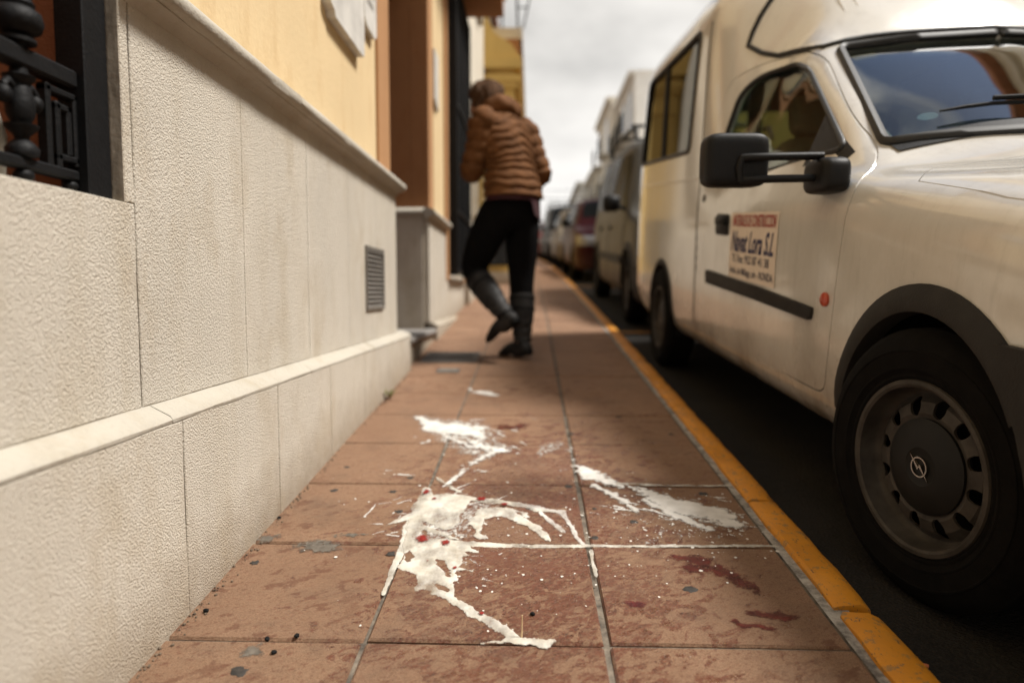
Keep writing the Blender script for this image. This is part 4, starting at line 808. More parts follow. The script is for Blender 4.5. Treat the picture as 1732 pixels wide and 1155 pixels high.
for z,t in ((4.90,.3),(5.06,.46),(5.22,.62)): orail([(xr-.03,oy+.4,z),(xr+.06+.22*t,oy+.4,z)],.010)
for i in range(4): orail([(xr-.25-i*.12,oy+.4,4.6),(xr-.25-i*.12,oy+.4,5.5)],.012,'baluster')
pl = opx(-4.2,xr+.0,oy-.06,15.4,.4,1.0,'plinth',M['stone_smooth'])
opx(-.92,-.36,oy-.03,oy-.001,1.12,1.75,'window_pane',M['window_dark'])
for i in range(6): op(MB().tube([(-.90+i*.10,oy-.09,1.1),(-.90+i*.10,oy-.09,1.8)],.012,6),'window_bar',M['iron'])
opx(-.95,-.32,oy-.11,oy-.07,1.09,1.12,'window_rail',M['iron'])
for (a_,b_,h_,wm,lb) in ((15.6,24,6.8,'white_wall','white house in the left row beyond the ochre house'),(24.05,33,6.2,'cream_wall','cream house in the left row, second beyond the ochre one'),(33.05,46,6.5,'white_wall','far white house at the end of the left row')):
    house_box('house', -7+gx((a_+b_)/2), -.75+gx((a_+b_)/2)-.25, a_, b_, h_, M[wm], lb, 1, 2, 3)
for (a_,b_,h_,wm,lb,fl,wi) in ((-8,1.5,6.4,'yellow_wall','yellow house across the street, nearest the camera',2,3),(1.55,9,6.2,'white_wall','white house across the street behind the white van',2,3),(9.05,20,7.4,'ochre_wall','ochre house across the street with dark eaves above the van roof',2,4),
    (20.05,30,4.4,'white_wall','low white house across the street beyond the ochre one',2,2),(30.05,36,7.6,'white_wall','tallest white house across the street, above the silver car',3,3),(36.05,43,7.8,'cream_wall','pale tall house across the street left of the tallest one',3,2),(43.05,48,5.0,'cream_wall','small pale house at the far end of the opposite row',2,2),(48.05,60,4.8,'white_wall','farthest low white house on the opposite side',2,3)):
    ym = b_ if b_ > 20 else (a_+b_)/2
    house_box('house', 5.35+gx(ym), 12+gx(ym), a_, b_, h_, M[wm], lb, -1, fl, wi, roof=(b_ <= 20))
# overhead cables across the street
for (y_,z_,lb) in ((30,5.1,'lower black cable sagging across the far street'),(33,5.9,'upper black cable crossing the far street')):
    n = 14; pts = [(-1.9+ (6.2)*i/n, y_, z_-.35*(1-((i-n/2)/(n/2))**2)) for i in range(n+1)]
    MB().tube(pts,.012,6).build('overhead_cable', M['lead'], label=lb, cat='cable', group='cables over the street')

# ================================================================== vehicles
def pchip(x, y, xi):
    x = np.asarray(x,float); y = np.asarray(y,float); sh = y.shape[1:]; y = y.reshape(len(x),-1); h = np.diff(x)[:,None]; d = np.diff(y,axis=0)/h
    m = np.zeros_like(y); m[0] = d[0]; m[-1] = d[-1]
    w1 = 2*h[1:]+h[:-1]; w2 = h[1:]+2*h[:-1]; ok = d[:-1]*d[1:] > 0
    with np.errstate(divide='ignore',invalid='ignore'): hm = (w1+w2)/(w1/d[:-1]+w2/d[1:])
    m[1:-1] = np.where(ok, hm, 0)
    i = np.clip(np.searchsorted(x,xi)-1,0,len(x)-2); t = ((xi-x[i])/(x[i+1]-x[i]))[:,None]; H = h[i]
    r = (2*t**3-3*t**2+1)*y[i]+(t**3-2*t**2+t)*H*m[i]+(-2*t**3+3*t**2)*y[i+1]+(t**3-t**2)*H*m[i+1]
    return r.reshape((len(xi),)+sh)
class Body:
    """lofted car body: stations (y, [(half width, height) x 10]) from nose to tail; kerb side is -x"""
    def __init__(s, stations, nt=110, nv=46):
        ys = [st[0] for st in stations]; C = np.array([[(p[0], st[0], p[1]) for p in st[1]] for st in stations])
        t = [0.]
        for i in range(1,len(ys)): t.append(t[-1]+max(.05,float(np.linalg.norm(C[i]-C[i-1],axis=1).mean())))
        F = pchip(t, C, np.linspace(0,t[-1],nt))
        v = [0.]
        mean = np.linalg.norm(np.diff(C,axis=1),axis=2).mean(0)
        for q in mean: v.append(v[-1]+q)
        G = np.moveaxis(pchip(v, np.moveaxis(F,1,0), np.linspace(0,v[-1],nv)),0,1)
        L = G.copy(); L[...,0] *= -1
        s.P = np.concatenate([L, G[:,-2::-1]], axis=1); s.nv = nv; s.G = G
        du = np.gradient(s.P,axis=0); dv = np.gradient(s.P,axis=1); n = np.cross(dv,du); n /= np.linalg.norm(n,axis=2,keepdims=True)+1e-9
        c = s.P.mean(axis=(0,1)); 
        if ((s.P-c)*n).sum() < 0: n = -n
        s.N = n
    def shell(s, d0, d1):
        A, B = s.P+s.N*d0, s.P+s.N*d1; nu, nv = A.shape[:2]; m = MB(); m.grid(A); k = nu*nv
        m.add([tuple(map(float,p)) for p in B.reshape(-1,3)], []); f = [(k+i*nv+j,k+i*nv+j+1,k+(i+1)*nv+j+1,k+(i+1)*nv+j) for i in range(nu-1) for j in range(nv-1)]
        ring = [j for j in range(nv)]+[i*nv+nv-1 for i in range(1,nu)]+[(nu-1)*nv+j for j in range(nv-2,-1,-1)]+[i*nv for i in range(nu-2,0,-1)]
        f += [(ring[i],ring[(i+1)%len(ring)],k+ring[(i+1)%len(ring)],k+ring[i]) for i in range(len(ring))]; m.f += f
        return m.mesh('shell')
    def section(s, y):
        i = int(np.clip(np.argmin(np.abs(s.G[:,:,1].mean(1)-y)),1,len(s.G)-2)); ym = s.G[:,:,1].mean(1)
        i = i if ym[i] <= y else i-1; t = (y-ym[i])/max(1e-6,(ym[i+1]-ym[i])); return s.G[i]*(1-t)+s.G[i+1]*t
    def side(s, y, h):                                   # half width at height h
        S = s.section(y); k = int(np.argmax(S[:,2])); k = max(k,5); return float(np.interp(h, S[2:k,2], S[2:k,0]))
    def top(s, y, x):                                    # height over half width x
        S = s.section(y)[::-1]; return float(np.interp(abs(x), S[:34,0], S[:34,2]))
def rounded(poly, r, n=4):
    out = []; m = len(poly)
    for i in range(m):
        p, a_, b_ = Vector(poly[i]), Vector(poly[i-1]), Vector(poly[(i+1)%m]); u, v = (a_-p), (b_-p); d = min(r, u.length*.45, v.length*.45)
        s0, s1 = p+u.normalized()*d, p+v.normalized()*d
        for k in range(n+1): t = k/n; out.append(tuple(s0*(1-t)**2+p*2*t*(1-t)+s1*t*t))
    return out
def grow(poly, d):
    m = len(poly); out = []; ar = sum(poly[i][0]*poly[(i+1)%m][1]-poly[(i+1)%m][0]*poly[i][1] for i in range(m)); sg = 1 if ar > 0 else -1
    for i in range(m):
        p, a_, b_ = Vector(poly[i]), Vector(poly[i-1]), Vector(poly[(i+1)%m]); t = ((p-a_).normalized()+(b_-p).normalized()).normalized()
        out.append((p.x+sg*t.y*d, p.y-sg*t.x*d))
    return out
def cut_x(poly, x0, x1): return MB().prism(poly,'x',x0,x1).mesh('cut')
def cut_z(poly, z0, z1): return MB().prism(poly,'z',z0,z1).mesh('cut')
def cyl_x(y, h, r, x0, x1, n=40): return MB().lathe([(r,x0),(r,x1)],n,'x',(0,y,h),cap=True).mesh('cut')
def side_loop(B, poly, off, x_sign=-1):
    return [(x_sign*(B.side(y,h)+off), y, h) for y, h in poly]
def loop_tube(pts, r, n=6):
    P = [Vector(p) for p in pts]; m = len(P); mb = MB(); vs = []
    for i in range(m):
        t = (P[(i+1)%m]-P[i-1]).normalized(); u = Vector((1,0,0)); u = (u-t*u.dot(t)).normalized(); q = t.cross(u)
        for k in range(n): a_ = 2*math.pi*k/n; vs.append(P[i]+(u*math.cos(a_)+q*math.sin(a_))*r)
    return mb.add(vs, [(i*n+k,i*n+(k+1)%n,((i+1)%m)*n+(k+1)%n,((i+1)%m)*n+k) for i in range(m) for k in range(n)])

# ---- wheel (axis x, outer face towards -x)
def make_wheel(par, loc, rt, rr, wdt, steer=0, detail=True, flip=False):
    w = empty('wheel', loc, (0,0,steer+(math.pi if flip else 0))); w.parent = par
    prof = [(rr-.004,-wdt*.36),(rr+.004,-wdt*.47),(rr+.012,-wdt*.50),(rr+.018,-wdt*.495),(rr+(rt-rr)*.25,-wdt*.53),(rr+(rt-rr)*.26,-wdt*.54),(rr+(rt-rr)*.29,-wdt*.54),(rr+(rt-rr)*.30,-wdt*.535),(rr+(rt-rr)*.58,-wdt*.545),(rr+(rt-rr)*.59,-wdt*.555),(rr+(rt-rr)*.62,-wdt*.553),(rr+(rt-rr)*.63,-wdt*.54),(rr+(rt-rr)*.80,-wdt*.50),(rt-.010,-wdt*.44),(rt-.003,-wdt*.38)]
    for i in range(4):
        x_ = -wdt*.30+i*wdt*.2; prof += [(rt,x_-wdt*.07),(rt,x_+wdt*.03),(rt-.007,x_+wdt*.035),(rt-.007,x_+wdt*.06)] if detail else [(rt,x_)]
    prof += [(rt-.004,wdt*.40),(rr+(rt-rr)*.5,wdt*.52),(rr,wdt*.42)]
    MB().lathe(prof,56 if detail else 28,'x').build('tyre', M['tyre'], w, smooth=35)
    if not detail:
        MB().lathe([(rr,-wdt*.46),(rr-.012,-wdt*.46),(rr-.02,-wdt*.36),(rr*.75,-wdt*.30),(rr*.45,-wdt*.40),(.001,-wdt*.42)],24,'x').build('rim', M['rim'], w, smooth=35); return w
    fl = [(rr+.006,-wdt*.475),(rr+.004,-wdt*.505),(rr-.004,-wdt*.51),(rr-.010,-wdt*.49),(rr-.013,-wdt*.30),(rr-.018,-wdt*.23),(rr-.024,-wdt*.20),(rr-.031,-wdt*.22),(rr*.76,-wdt*.30),(rr*.63,-wdt*.335),(rr*.54,-wdt*.30),(.02,-wdt*.22)]
    back = [(a_-.000 if i else a_-.004, b_+.006) for i,(a_,b_) in enumerate(fl)]
    full = fl+back[::-1]; n = 72; m = MB().lathe(full,n,'x'); k = len(full); m.f += [(j,(j+1)%n,(k-1)*n+(j+1)%n,(k-1)*n+j) for j in range(n)]
    rim = m.mesh('rim'); c = MB()
    for i in range(12):
        a_ = 2*math.pi*(i+.3)/12; rc = rr*.715; pts = []
        for q in range(14): b_ = 2*math.pi*q/14; u, v = .0205*math.cos(b_), .0150*math.sin(b_); pts.append((rc*math.cos(a_)+u*math.cos(a_)-v*math.sin(a_), rc*math.sin(a_)+u*math.sin(a_)+v*math.cos(a_)))
        c.prism(pts,'x',-.2,.2)
    rim = boolean(rim, c.mesh('c'), 'DIFFERENCE'); obj('rim', rim, M['rim'], w, 30)
    MB().lathe([(rr-.02,wdt*.05),(rr*.3,wdt*.05)],30,'x').build('brake_drum', M['lead'], w)
    rc = rr*.565
    cap = MB().lathe([(rc,-wdt*.31),(rc,-wdt*.345),(rc-.006,-wdt*.362),(rc*.55,-wdt*.41),(rc*.40,-wdt*.415),(rc*.37,-wdt*.405),(.0005,-wdt*.405)],48,'x').build('hub_cap', M['hub_cap'], w, smooth=30)
    # emblem: ring with a lightning bolt
    e = MB(); xe = -wdt*.415; R0 = .0215
    e.lathe([(R0,xe),(R0,xe-.003),(R0-.0032,xe-.003),(R0-.0032,xe),(R0,xe)],40,'x')
    zig = [(-.034,.0035),(-.004,.0035),(-.0075,-.0035),(.034,-.0035),(.004,-.0020),(.004,-.0008),(.0075,.0060),(-.006,.0060)]
    zig = [(-.036,.0060),(.0035,.0060),(-.0015,-.0005),(.036,-.0060),(-.0035,-.0060),(.0015,.0005)]
    ca, sa = math.cos(R(52)), math.sin(R(52)); e.prism([(y*ca-z*sa, y*sa+z*ca) for y,z in zig],'x',xe-.0034,xe)
    e.build('emblem', M['chrome'], cap)
    return w

# ================================================================== the white van
VAN = empty('parked_van', (1.612,1.440,gz(1.40)+ROAD), (SL,0,.015), label='dirty white high-roof van with trade sign on its door, parked nearest', cat='van')
lo = [(.76,.24),(.80,.285),(.82,.42),(.82,.62)]
st = [
 (-.80,[(.50,.40),(.52,.41),(.53,.43),(.53,.44),(.52,.45),(.48,.455),(.40,.46),(.3,.465),(.15,.47),(0,.475)]),
 (-.79,[(.55,.24),(.63,.26),(.66,.38),(.66,.48),(.64,.56),(.60,.605),(.5,.62),(.4,.63),(.2,.64),(0,.645)]),
 (-.70,[(.66,.21),(.73,.23),(.755,.38),(.755,.52),(.735,.62),(.69,.672),(.59,.695),(.45,.705),(.25,.715),(0,.72)]),
 (-.48,[(.74,.22),(.785,.25),(.805,.40),(.805,.57),(.785,.69),(.73,.752),(.63,.778),(.48,.792),(.26,.806),(0,.812)]),
 (-.15,[(.76,.24),(.80,.28),(.82,.42),(.82,.61),(.806,.755),(.752,.828),(.655,.858),(.5,.876),(.27,.892),(0,.898)]),
 (.15,[*lo,(.812,.785),(.770,.862),(.68,.895),(.5,.915),(.27,.935),(0,.942)]),
 (.36,[*lo,(.815,.80),(.785,.878),(.725,.912),(.62,.93),(.33,.985),(0,1.0)]),
 (.50,[*lo,(.815,.81),(.787,.89),(.742,.930),(.700,.965),(.37,1.055),(0,1.078)]),
 (.75,[*lo,(.816,.815),(.790,.90),(.725,1.03),(.657,1.135),(.35,1.20),(0,1.222)]),
 (1.0,[*lo,(.816,.82),(.793,.91),(.708,1.115),(.614,1.292),(.33,1.348),(0,1.366)]),
 (1.17,[*lo,(.817,.825),(.795,.915),(.700,1.165),(.580,1.402),(.31,1.445),(0,1.460)]),
 (1.24,[*lo,(.817,.825),(.796,.92),(.700,1.18),(.580,1.428),(.33,1.515),(0,1.535)]),
 (1.40,[*lo,(.818,.83),(.797,.925),(.706,1.20),(.590,1.462),(.40,1.66),(0,1.69)]),
 (1.55,[*lo,(.818,.835),(.800,.935),(.735,1.23),(.640,1.54),(.45,1.77),(0,1.80)]),
 (1.70,[*lo,(.819,.84),(.806,.95),(.780,1.27),(.735,1.66),(.53,1.85),(0,1.875)]),
 (1.90,[*lo,(.820,.84),(.814,.96),(.805,1.30),(.780,1.74),(.60,1.905),(0,1.93)]),
 (2.2,[*lo,(.820,.84),(.817,.96),(.810,1.30),(.790,1.76),(.63,1.925),(0,1.95)]),
 (3.2,[*lo,(.820,.84),(.817,.96),(.810,1.30),(.790,1.77),(.63,1.935),(0,1.96)]),
 (3.55,[(.75,.30),(.79,.34),(.81,.45),(.81,.62),(.810,.84),(.807,.96),(.795,1.30),(.770,1.74),(.61,1.90),(0,1.925)]),
 (3.66,[(.70,.34),(.74,.37),(.76,.48),(.76,.62),(.755,.84),(.75,.96),(.735,1.28),(.70,1.66),(.54,1.80),(0,1.83)]),
 (3.67,[(.66,.90),(.70,.91),(.72,.92),(.72,.93),(.715,.94),(.71,.96),(.695,.98),(.66,1.0),(.50,1.01),(0,1.02)]),
]
VB = Body(st,150,60)
shell = VB.shell(0,-.022)
DOORP = rounded([(.405,.865),(.475,.945),(1.12,1.365),(1.30,1.428),(1.52,1.440),(1.66,1.405),(1.745,1.15),(1.745,.60),(1.66,.335),(.455,.335)][::-1],.06)
CABW = rounded([(.635,1.000),(1.15,1.330),(1.30,1.385),(1.50,1.392),(1.592,1.345),(1.635,1.15),(1.645,.965)][::-1],.05)
QW = rounded([(2.10,1.165),(2.02,1.70),(3.28,1.735),(3.47,1.235)][::-1],.05)
WS = [(-.665,.535),(-.52,.475),(-.35,.425),(-.18,.395),(0,.385),(.18,.395),(.35,.425),(.52,.475),(.665,.535),(.545,1.125),(.30,1.135),(0,1.14),(-.30,1.135),(-.545,1.125)]
WSR = rounded(WS,.03,3)
BON = [(-.74,-.60),(.74,-.60),(.765,-.1),(.755,.20),(.66,.31),(.35,.27),(0,.25),(-.35,.27),(-.66,.31),(-.755,.20),(-.765,-.1)]
AR = .338
body = shell
for c in (cut_x(grow(DOORP,.0035),-1.2,0), cut_x(grow(DOORP,.0035),0,1.2), cut_x(QW,-1.2,1.2), cut_z(WSR,.85,1.6),
          MB().box(-.56,-.05,3.4,3.9,1.0,1.62).mesh('c'), MB().box(.05,.56,3.4,3.9,1.0,1.62).mesh('c'), cyl_x(.02,.285,AR,-1.2,-.45), cyl_x(.02,.285,AR,.45,1.2), cyl_x(2.66,.285,.325,-1.2,-.45), cyl_x(2.66,.285,.325,.45,1.2), cut_z(grow(BON,.003),.72,1.3)):
    body = boolean(body, c, 'DIFFERENCE')
obj('body', body, M['van_paint'], VAN, 32)
bon = boolean(shell, cut_z(BON,.72,1.3), 'INTERSECT'); obj('bonnet', bon, M['van_paint'], VAN, 32)
door = None; doors = []
for sg in (-1,1):
    d = boolean(shell, cut_x(DOORP,*((-1.2,0) if sg < 0 else (0,1.2))), 'INTERSECT'); d = boolean(d, cut_x(CABW,-1.2,1.2), 'DIFFERENCE'); doors.append(obj('door', d, M['van_paint'], VAN, 32))
for p_ in doors: p_['label'] = 'scuffed white van door'
thin = VB.shell(-.010,-.015)
for sg in (-1,1):
    obj('door_window', boolean(thin, cut_x(grow(CABW,.008),*((-1.2,0) if sg < 0 else (0,1.2))), 'INTERSECT'), M['glass'], doors[0 if sg < 0 else 1], 32)
    q = obj('side_window', boolean(thin, cut_x(grow(QW,.008),*((-1.2,0) if sg < 0 else (0,1.2))), 'INTERSECT'), M['glass_tint'], VAN, 32)
    loop_tube(side_loop(VB, CABW, .001, sg), .010).build('window_seal', M['rubber_seal'], doors[0 if sg < 0 else 1], smooth=60)
    loop_tube(side_loop(VB, QW, .001, sg), .012).build('window_seal', M['rubber_seal'], q, smooth=60)
    MB().tube([(sg*(VB.side(2.78,h)-.008),2.78,h) for h in np.linspace(1.20,1.72,8)],.014,6).build('window_divider', M['rubber_seal'], q, smooth=60)
for x0,x1 in ((-.57,-.04),(.04,.57)): obj('rear_window', boolean(thin, MB().box(x0,x1,3.4,3.9,.99,1.63).mesh('c'), 'INTERSECT'), M['glass'], VAN, 32)
wsc = obj('windscreen', boolean(thin, cut_z(grow(WSR,.010),.85,1.6), 'INTERSECT'), M['glass_screen'], VAN, 32)
pts = [(x, y, VB.top(y,x)+.004) for x, y in WSR]; loop_tube(pts,.016).build('windscreen_seal', M['rubber_seal'], wsc, smooth=60)
# cowl, wipers, painted reflection disc, sun strip
m = MB(); P = np.array([[(x, yy+.055*(1-(x/.66)**2)*-1+.06, VB.top(yy+.06-.055*(1-(x/.66)**2),x)+.006) for x in np.linspace(-.66,.66,23)] for yy in (.415,.44,.47)]); m.grid(P); m.build('cowl', M['black_plastic'], VAN, smooth=50)
def on_ws(x, y, up=.0): return (x, y, VB.top(y,x)+up)
for (x0,y0,x1,y1) in ((-.50,.585,.02,.52),(.05,.555,.52,.60)):
    pts = [on_ws(x0+(x1-x0)*t, y0+(y1-y0)*t, .016) for t in np.linspace(0,1,9)]
    wp = MB().tube(pts,[.003]+[.0055]*7+[.003],6).build('wiper', M['black_plastic'], VAN, smooth=60)
    pts = [on_ws(x0+(x1-x0)*t, y0+(y1-y0)*t-.0-(.05*max(0,t-.5)), .030) for t in np.linspace(.25,1.12,8)]
    MB().tube(pts,.007,6).build('wiper_arm', M['black_plastic'], wp, smooth=60)
def ws_patch(name, pts, mat, up): 
    m = MB(); m.add([on_ws(x,y,up) for x,y in pts],[tuple(range(len(pts)))]); return m.build(name, mat, wsc)
M['sticker_yellow'] = simple('sticker_yellow',(.55,.36,.06),.5,.2,60); M['reflection_blue'] = simple('reflection_blue',(.30,.42,.52),.5,.15,40)
ws_patch('sticker', [(-.52,1.06),(-.44,1.065),(-.44,1.10),(-.52,1.095)], M['sticker_yellow'], -.018)
ws_patch('reflection_disc', [(-.50+.028*math.cos(t),.640+.018*math.sin(t)) for t in np.linspace(0,2*math.pi,16,endpoint=False)], M['reflection_blue'], -.022)  # disc coloured pale blue to stand in for a reflection in the glass
MB().tube([(-(VB.side(1.875,h)+.0003),1.875,h) for h in np.linspace(.36,1.70,24)],.0032,5).build('panel_gap', M['rubber_seal'], VAN)
MB().tube([(-(VB.side(y,1.02)+.0004),y,1.02+.045*(y-1.9)) for y in np.linspace(1.9,3.5,20)],.0045,6).build('swage_line', M['van_paint'], VAN, smooth=80)
# over-cab seal and roof ribs
def rail_at(y, off=.004):
    S = VB.section(y); return S
def on_roof(y, x, up): return (x, y, VB.top(y,abs(x))+up)
seal = [on_roof(1.62+.22*t*0, -x, .003) for t, x in ((0,.30),(0,.44))]
seal = []
for x in np.linspace(0,.52,8): seal.append(on_roof(1.66-.02*x, -x, .002))
for h in (1.76,1.70,1.64,1.58,1.53): seal.append((-VB.side(1.615,h)-.003,1.615,h))
seal += [(-VB.side(1.55,1.485)-.003,1.55,1.485),(-VB.side(1.47,1.455)-.003,1.47,1.455),(-VB.side(1.38,1.448)-.003,1.38,1.448),(-VB.side(1.27,1.428)-.003,1.27,1.428)]
for x in np.linspace(.575,0,9): seal.append(on_roof(1.175, -x, .004))
full = seal
MB().tube(full,.0105,6).build('body_seal', M['rubber_seal'], VAN, smooth=60)
MB().tube([(-x,y,z) for x,y,z in full],.0105,6).build('body_seal', M['rubber_seal'], VAN, smooth=60)
for xx in (-.42,-.21,0,.21,.42):
    for dx_ in (-.022,.022):
        pts = [on_roof(y, xx+dx_, .0005) for y in np.linspace(1.33,1.80,10)]
        MB().tube(pts,[.001]+[.0045]*8+[.001],6).build('roof_rib', M['van_paint'], VAN, smooth=80)
# door furniture on the kerb side
D = doors[0]
def side_patch(name, poly, off, th, mat, par, n=0, smooth=40):
    """a plate following the body side: outline in (y, h)"""
    k = len(poly); cy_ = sum(p[0] for p in poly)/k; ch = sum(p[1] for p in poly)/k
    A = [(-(VB.side(y,h)+off-.012),y,h) for y,h in poly]; Bb = [(-(VB.side(y,h)+off+th*.6),y,h) for y,h in poly]
    inn = [(cy_+(y-cy_)*(1-min(.3,.006/max(.006,math.hypot(y-cy_,h-ch)))), ch+(h-ch)*(1-min(.3,.006/max(.006,math.hypot(y-cy_,h-ch))))) for y,h in poly]
    Cc = [(-(VB.side(y,h)+off+th),y,h) for y,h in inn]; m = MB()
    m.add(A+Bb+Cc,[(i,(i+1)%k,k+(i+1)%k,k+i) for i in range(k)]+[(k+i,k+(i+1)%k,2*k+(i+1)%k,2*k+i) for i in range(k)]+[tuple(range(2*k,3*k))])
    return m.build(name, mat, par, smooth=smooth)
mould = rounded([(.545,.560),(.555,.524),(1.0,.538),(1.655,.556),(1.665,.612),(1.0,.586)],.012,3)
side_patch('side_moulding', mould, .0, .012, M['grey_plastic'], D)
hd = side_patch('door_handle', rounded([(1.375,.758),(1.375,.842),(1.555,.850),(1.555,.765)],.025,4), 0, .006, M['black_plastic'], D)
side_patch('handle_grip', rounded([(1.40,.80),(1.40,.832),(1.53,.838),(1.53,.806)],.012,3), .006, .012, M['black_plastic'], hd)
side_patch('key_plate', [(1.79+.022*math.cos(t),.925+.018*math.sin(t)) for t in np.linspace(0,2*math.pi,14,endpoint=False)], 0, .003, M['dash'], VAN)
side_patch('side_indicator', [(.478+.022*math.cos(t),.590+.019*math.sin(t)) for t in np.linspace(0,2*math.pi,18,endpoint=False)], 0, .010, M['indicator'], VAN)
side_patch('sill_trim', [(.44,.285),(.44,.330),(2.32,.352),(2.32,.30)], -.014, .014, M['van_paint'], VAN)
# trade sign on the door
SY0, SY1, SH0, SH1 = 1.335, .862, .607, .842
def onside(u, v, off): # u 0..1 left to right, v 0..1 bottom to top
    y = SY0+(SY1-SY0)*u; h = SH0+(SH1-SH0)*v-.012*u; return (-(VB.side(y,h)+off), y, h)
P = np.array([[onside(u,v,.0022) for u in np.linspace(-.03,1.02,16)] for v in np.linspace(-.02,1.02,10)]); sign = MB().grid(P).build('trade_sign', M['sheet_white'], D, smooth=60)
def lettering(txt, u0, u1, v0, v1, mat, shear=0.0, fat=0.0):
    cu = bpy.data.curves.new('txt','FONT'); cu.body = txt; cu.shear = shear; cu.offset = fat; cu.resolution_u = 3
    o = bpy.data.objects.new('txt', cu); COL.objects.link(o); bpy.context.view_layer.update(); me = evaluated(o); bpy.data.objects.remove(o)
    co = np.zeros(len(me.vertices)*3); me.vertices.foreach_get('co', co); co = co.reshape(-1,3); mn, mx_ = co.min(0), co.max(0)
    for v in me.vertices:
        a_ = (v.co.x-mn[0])/(mx_[0]-mn[0]); b_ = (v.co.y-mn[1])/(mx_[1]-mn[1]); v.co = onside(u0+(u1-u0)*a_, v0+(v1-v0)*b_, .0036)
    obj('lettering', me, mat, sign)
lettering('MATERIALES DE CONSTRUCCION', .04, .98, .80, .985, M['letter_red'], 0, .02)
lettering('Navat Lora S.L', .02, .97, .40, .735, M['letter_blue'], .35, .022)
lettering('Tl. Fax: 952 87 41 38', .06, .90, .235, .365, M['letter_grey'], 0, .012)
lettering('Avda. de Málaga, s/n - RONDA', .01, .99, .015, .165, M['letter_grey'], 0, .012)
# scratched scrawl behind the door
r = np.random.default_rng(8)
for i in range(7):
    h = .60+i*.045; y = 1.86+r.normal(0,.006); side_patch('scratch', [(y,h),(y+.012+.01*r.random(),h+.005),(y+.010,h+.028),(y+.002,h+.022)], 0, .0008, M['letter_grey'], VAN)
# mirror on twin arms
mir = empty('wing_mirror', (0,0,0)); mir.parent = VAN
MB().sbox(-1.145,-.972,.515,.605,.888,1.030,.36,32,20).build('mirror_head', M['black_plastic'], mir, smooth=60)
MB().box(-1.13,-.985,.600,.604,.905,1.012).build('mirror_glass', M['chrome'], mir)
for h in (.962,.905): MB().tube([(-1.05,.515,h),(-1.03,.500,h),(-.96,.50,h+.002),(-.84,.505,h+.004)],.0105,8).build('mirror_arm', M['black_plastic'], mir, smooth=60)
MB().tube([(-1.05,.512,.902),(-1.058,.510,.935),(-1.05,.512,.965)],.0105,8).build('mirror_arm', M['black_plastic'], mir, smooth=60)
MB().sbox(-.862,-.782,.44,.60,.868,.962,.5).build('mirror_base', M['black_plastic'], mir, smooth=60)
side_patch('mirror_sail', [(.585,.985),(.60,.965),(.83,.968),(.86,1.125),(.835,1.125)], -.004, .006, M['black_plastic'], D)
# wheel arch flares, bumper, lights, underbody
def flare(yc, hc, r0, r1, a0, a1, off):
    P = []
    for a_ in np.linspace(R(a0),R(a1),30):
        row = []
        for (rr_, o_) in ((r0-.006,-.03),(r0-.004,off-.004),(r0+.006,off),(r0+(r1-r0)*.6,off*.8),(r1,off*.3),(r1+.001,-.01)):
            y, h = yc-rr_*math.cos(a_), hc+rr_*math.sin(a_); row.append((-(VB.side(y,max(h,.29))+o_), y, h))
        P.append(row)
    return MB().grid(np.array(P))
for mm in (1,-1):
    f = flare(.02,.285,.325,.378,30,174,.018); f2 = flare(2.66,.285,.318,.345,8,176,.008)
    if mm < 0:
        for q in (f,f2): q.v = [(-x,y,z) for x,y,z in q.v]
    f.build('wheel_arch', M['grey_plastic'], VAN, smooth=50); f2.build('wheel_arch', M['grey_plastic'], VAN, smooth=50)
thick = VB.shell(.016,-.01)
bmp = boolean(thick, MB().box(-1.2,1.2,-1.2,-.205,.1,.578).mesh('c'), 'INTERSECT'); bmp = boolean(bmp, cyl_x(.02,.285,.332,-1.3,1.3), 'DIFFERENCE'); obj('bumper', bmp, M['grey_plastic'], VAN, 32)
th2 = VB.shell(.004,-.01)
for sg in (-1,1):
    hl = boolean(th2, MB().box(*sorted((sg*.34,sg*.74)),-1.2,-.60,.592,.70).mesh('c'), 'INTERSECT'); obj('headlight', hl, M['lamp_glass'], VAN, 32)
gl = boolean(th2, MB().box(-.33,.33,-1.2,-.62,.60,.69).mesh('c'), 'INTERSECT'); obj('radiator_grille', gl, M['black_plastic'], VAN, 32)
for sg in (-1,1):
    for yc, rr_ in ((.02,.342),(2.66,.33)):
        P = np.array([[(sg*x, yc-rr_*math.cos(a_), .285+rr_*math.sin(a_)) for x in (.40,.60,.795)] for a_ in np.linspace(-.2,math.pi+.2,24)]); m = MB().grid(P); m.box(*sorted((sg*.395,sg*.40)),yc-rr_,yc+rr_,.2,.64); m.build('wheel_housing', M['lead'], VAN)
MB().box(-.72,.72,-.55,-.34,.20,.24).box(-.38,.38,-.34,3.5,.20,.26).box(-.72,.72,.38,2.3,.22,.26).box(-.72,.72,3.0,3.55,.28,.32).build('underbody', M['lead'], VAN)
# cab interior
MB().cbox(-.70,.70,.40,.80,.74,.925,.04).build('dashboard', M['dash'], VAN, smooth=50)
MB().lathe([(.175,-.012),(.190,0),(.175,.012),(.162,0),(.175,-.012)],32,'y').build('steering_wheel', M['dash'], VAN, smooth=60, loc=(.36,.92,.88), rot=(R(-30),0,0))
for sx in (-.36,.36):
    se = MB().cbox(sx-.24,sx+.24,1.0,1.48,.46,.60,.05).build('seat', M['seat_cloth'], VAN, smooth=50)
    m = MB(); m.sbox(-.24,.24,-.07,.07,0,.62,.4); m.build('backrest', M['seat_cloth'], se, smooth=50, loc=(sx,1.46,.56), rot=(R(-16),0,0))
    m = MB(); m.sbox(-.14,.14,-.05,.05,0,.20,.5); m.build('headrest', M['seat_cloth'], se, smooth=50, loc=(sx,1.64,1.165), rot=(R(-12),0,0))
MB().box(-.78,.78,1.80,1.82,.3,.95).build('bulkhead', M['dash'], VAN)
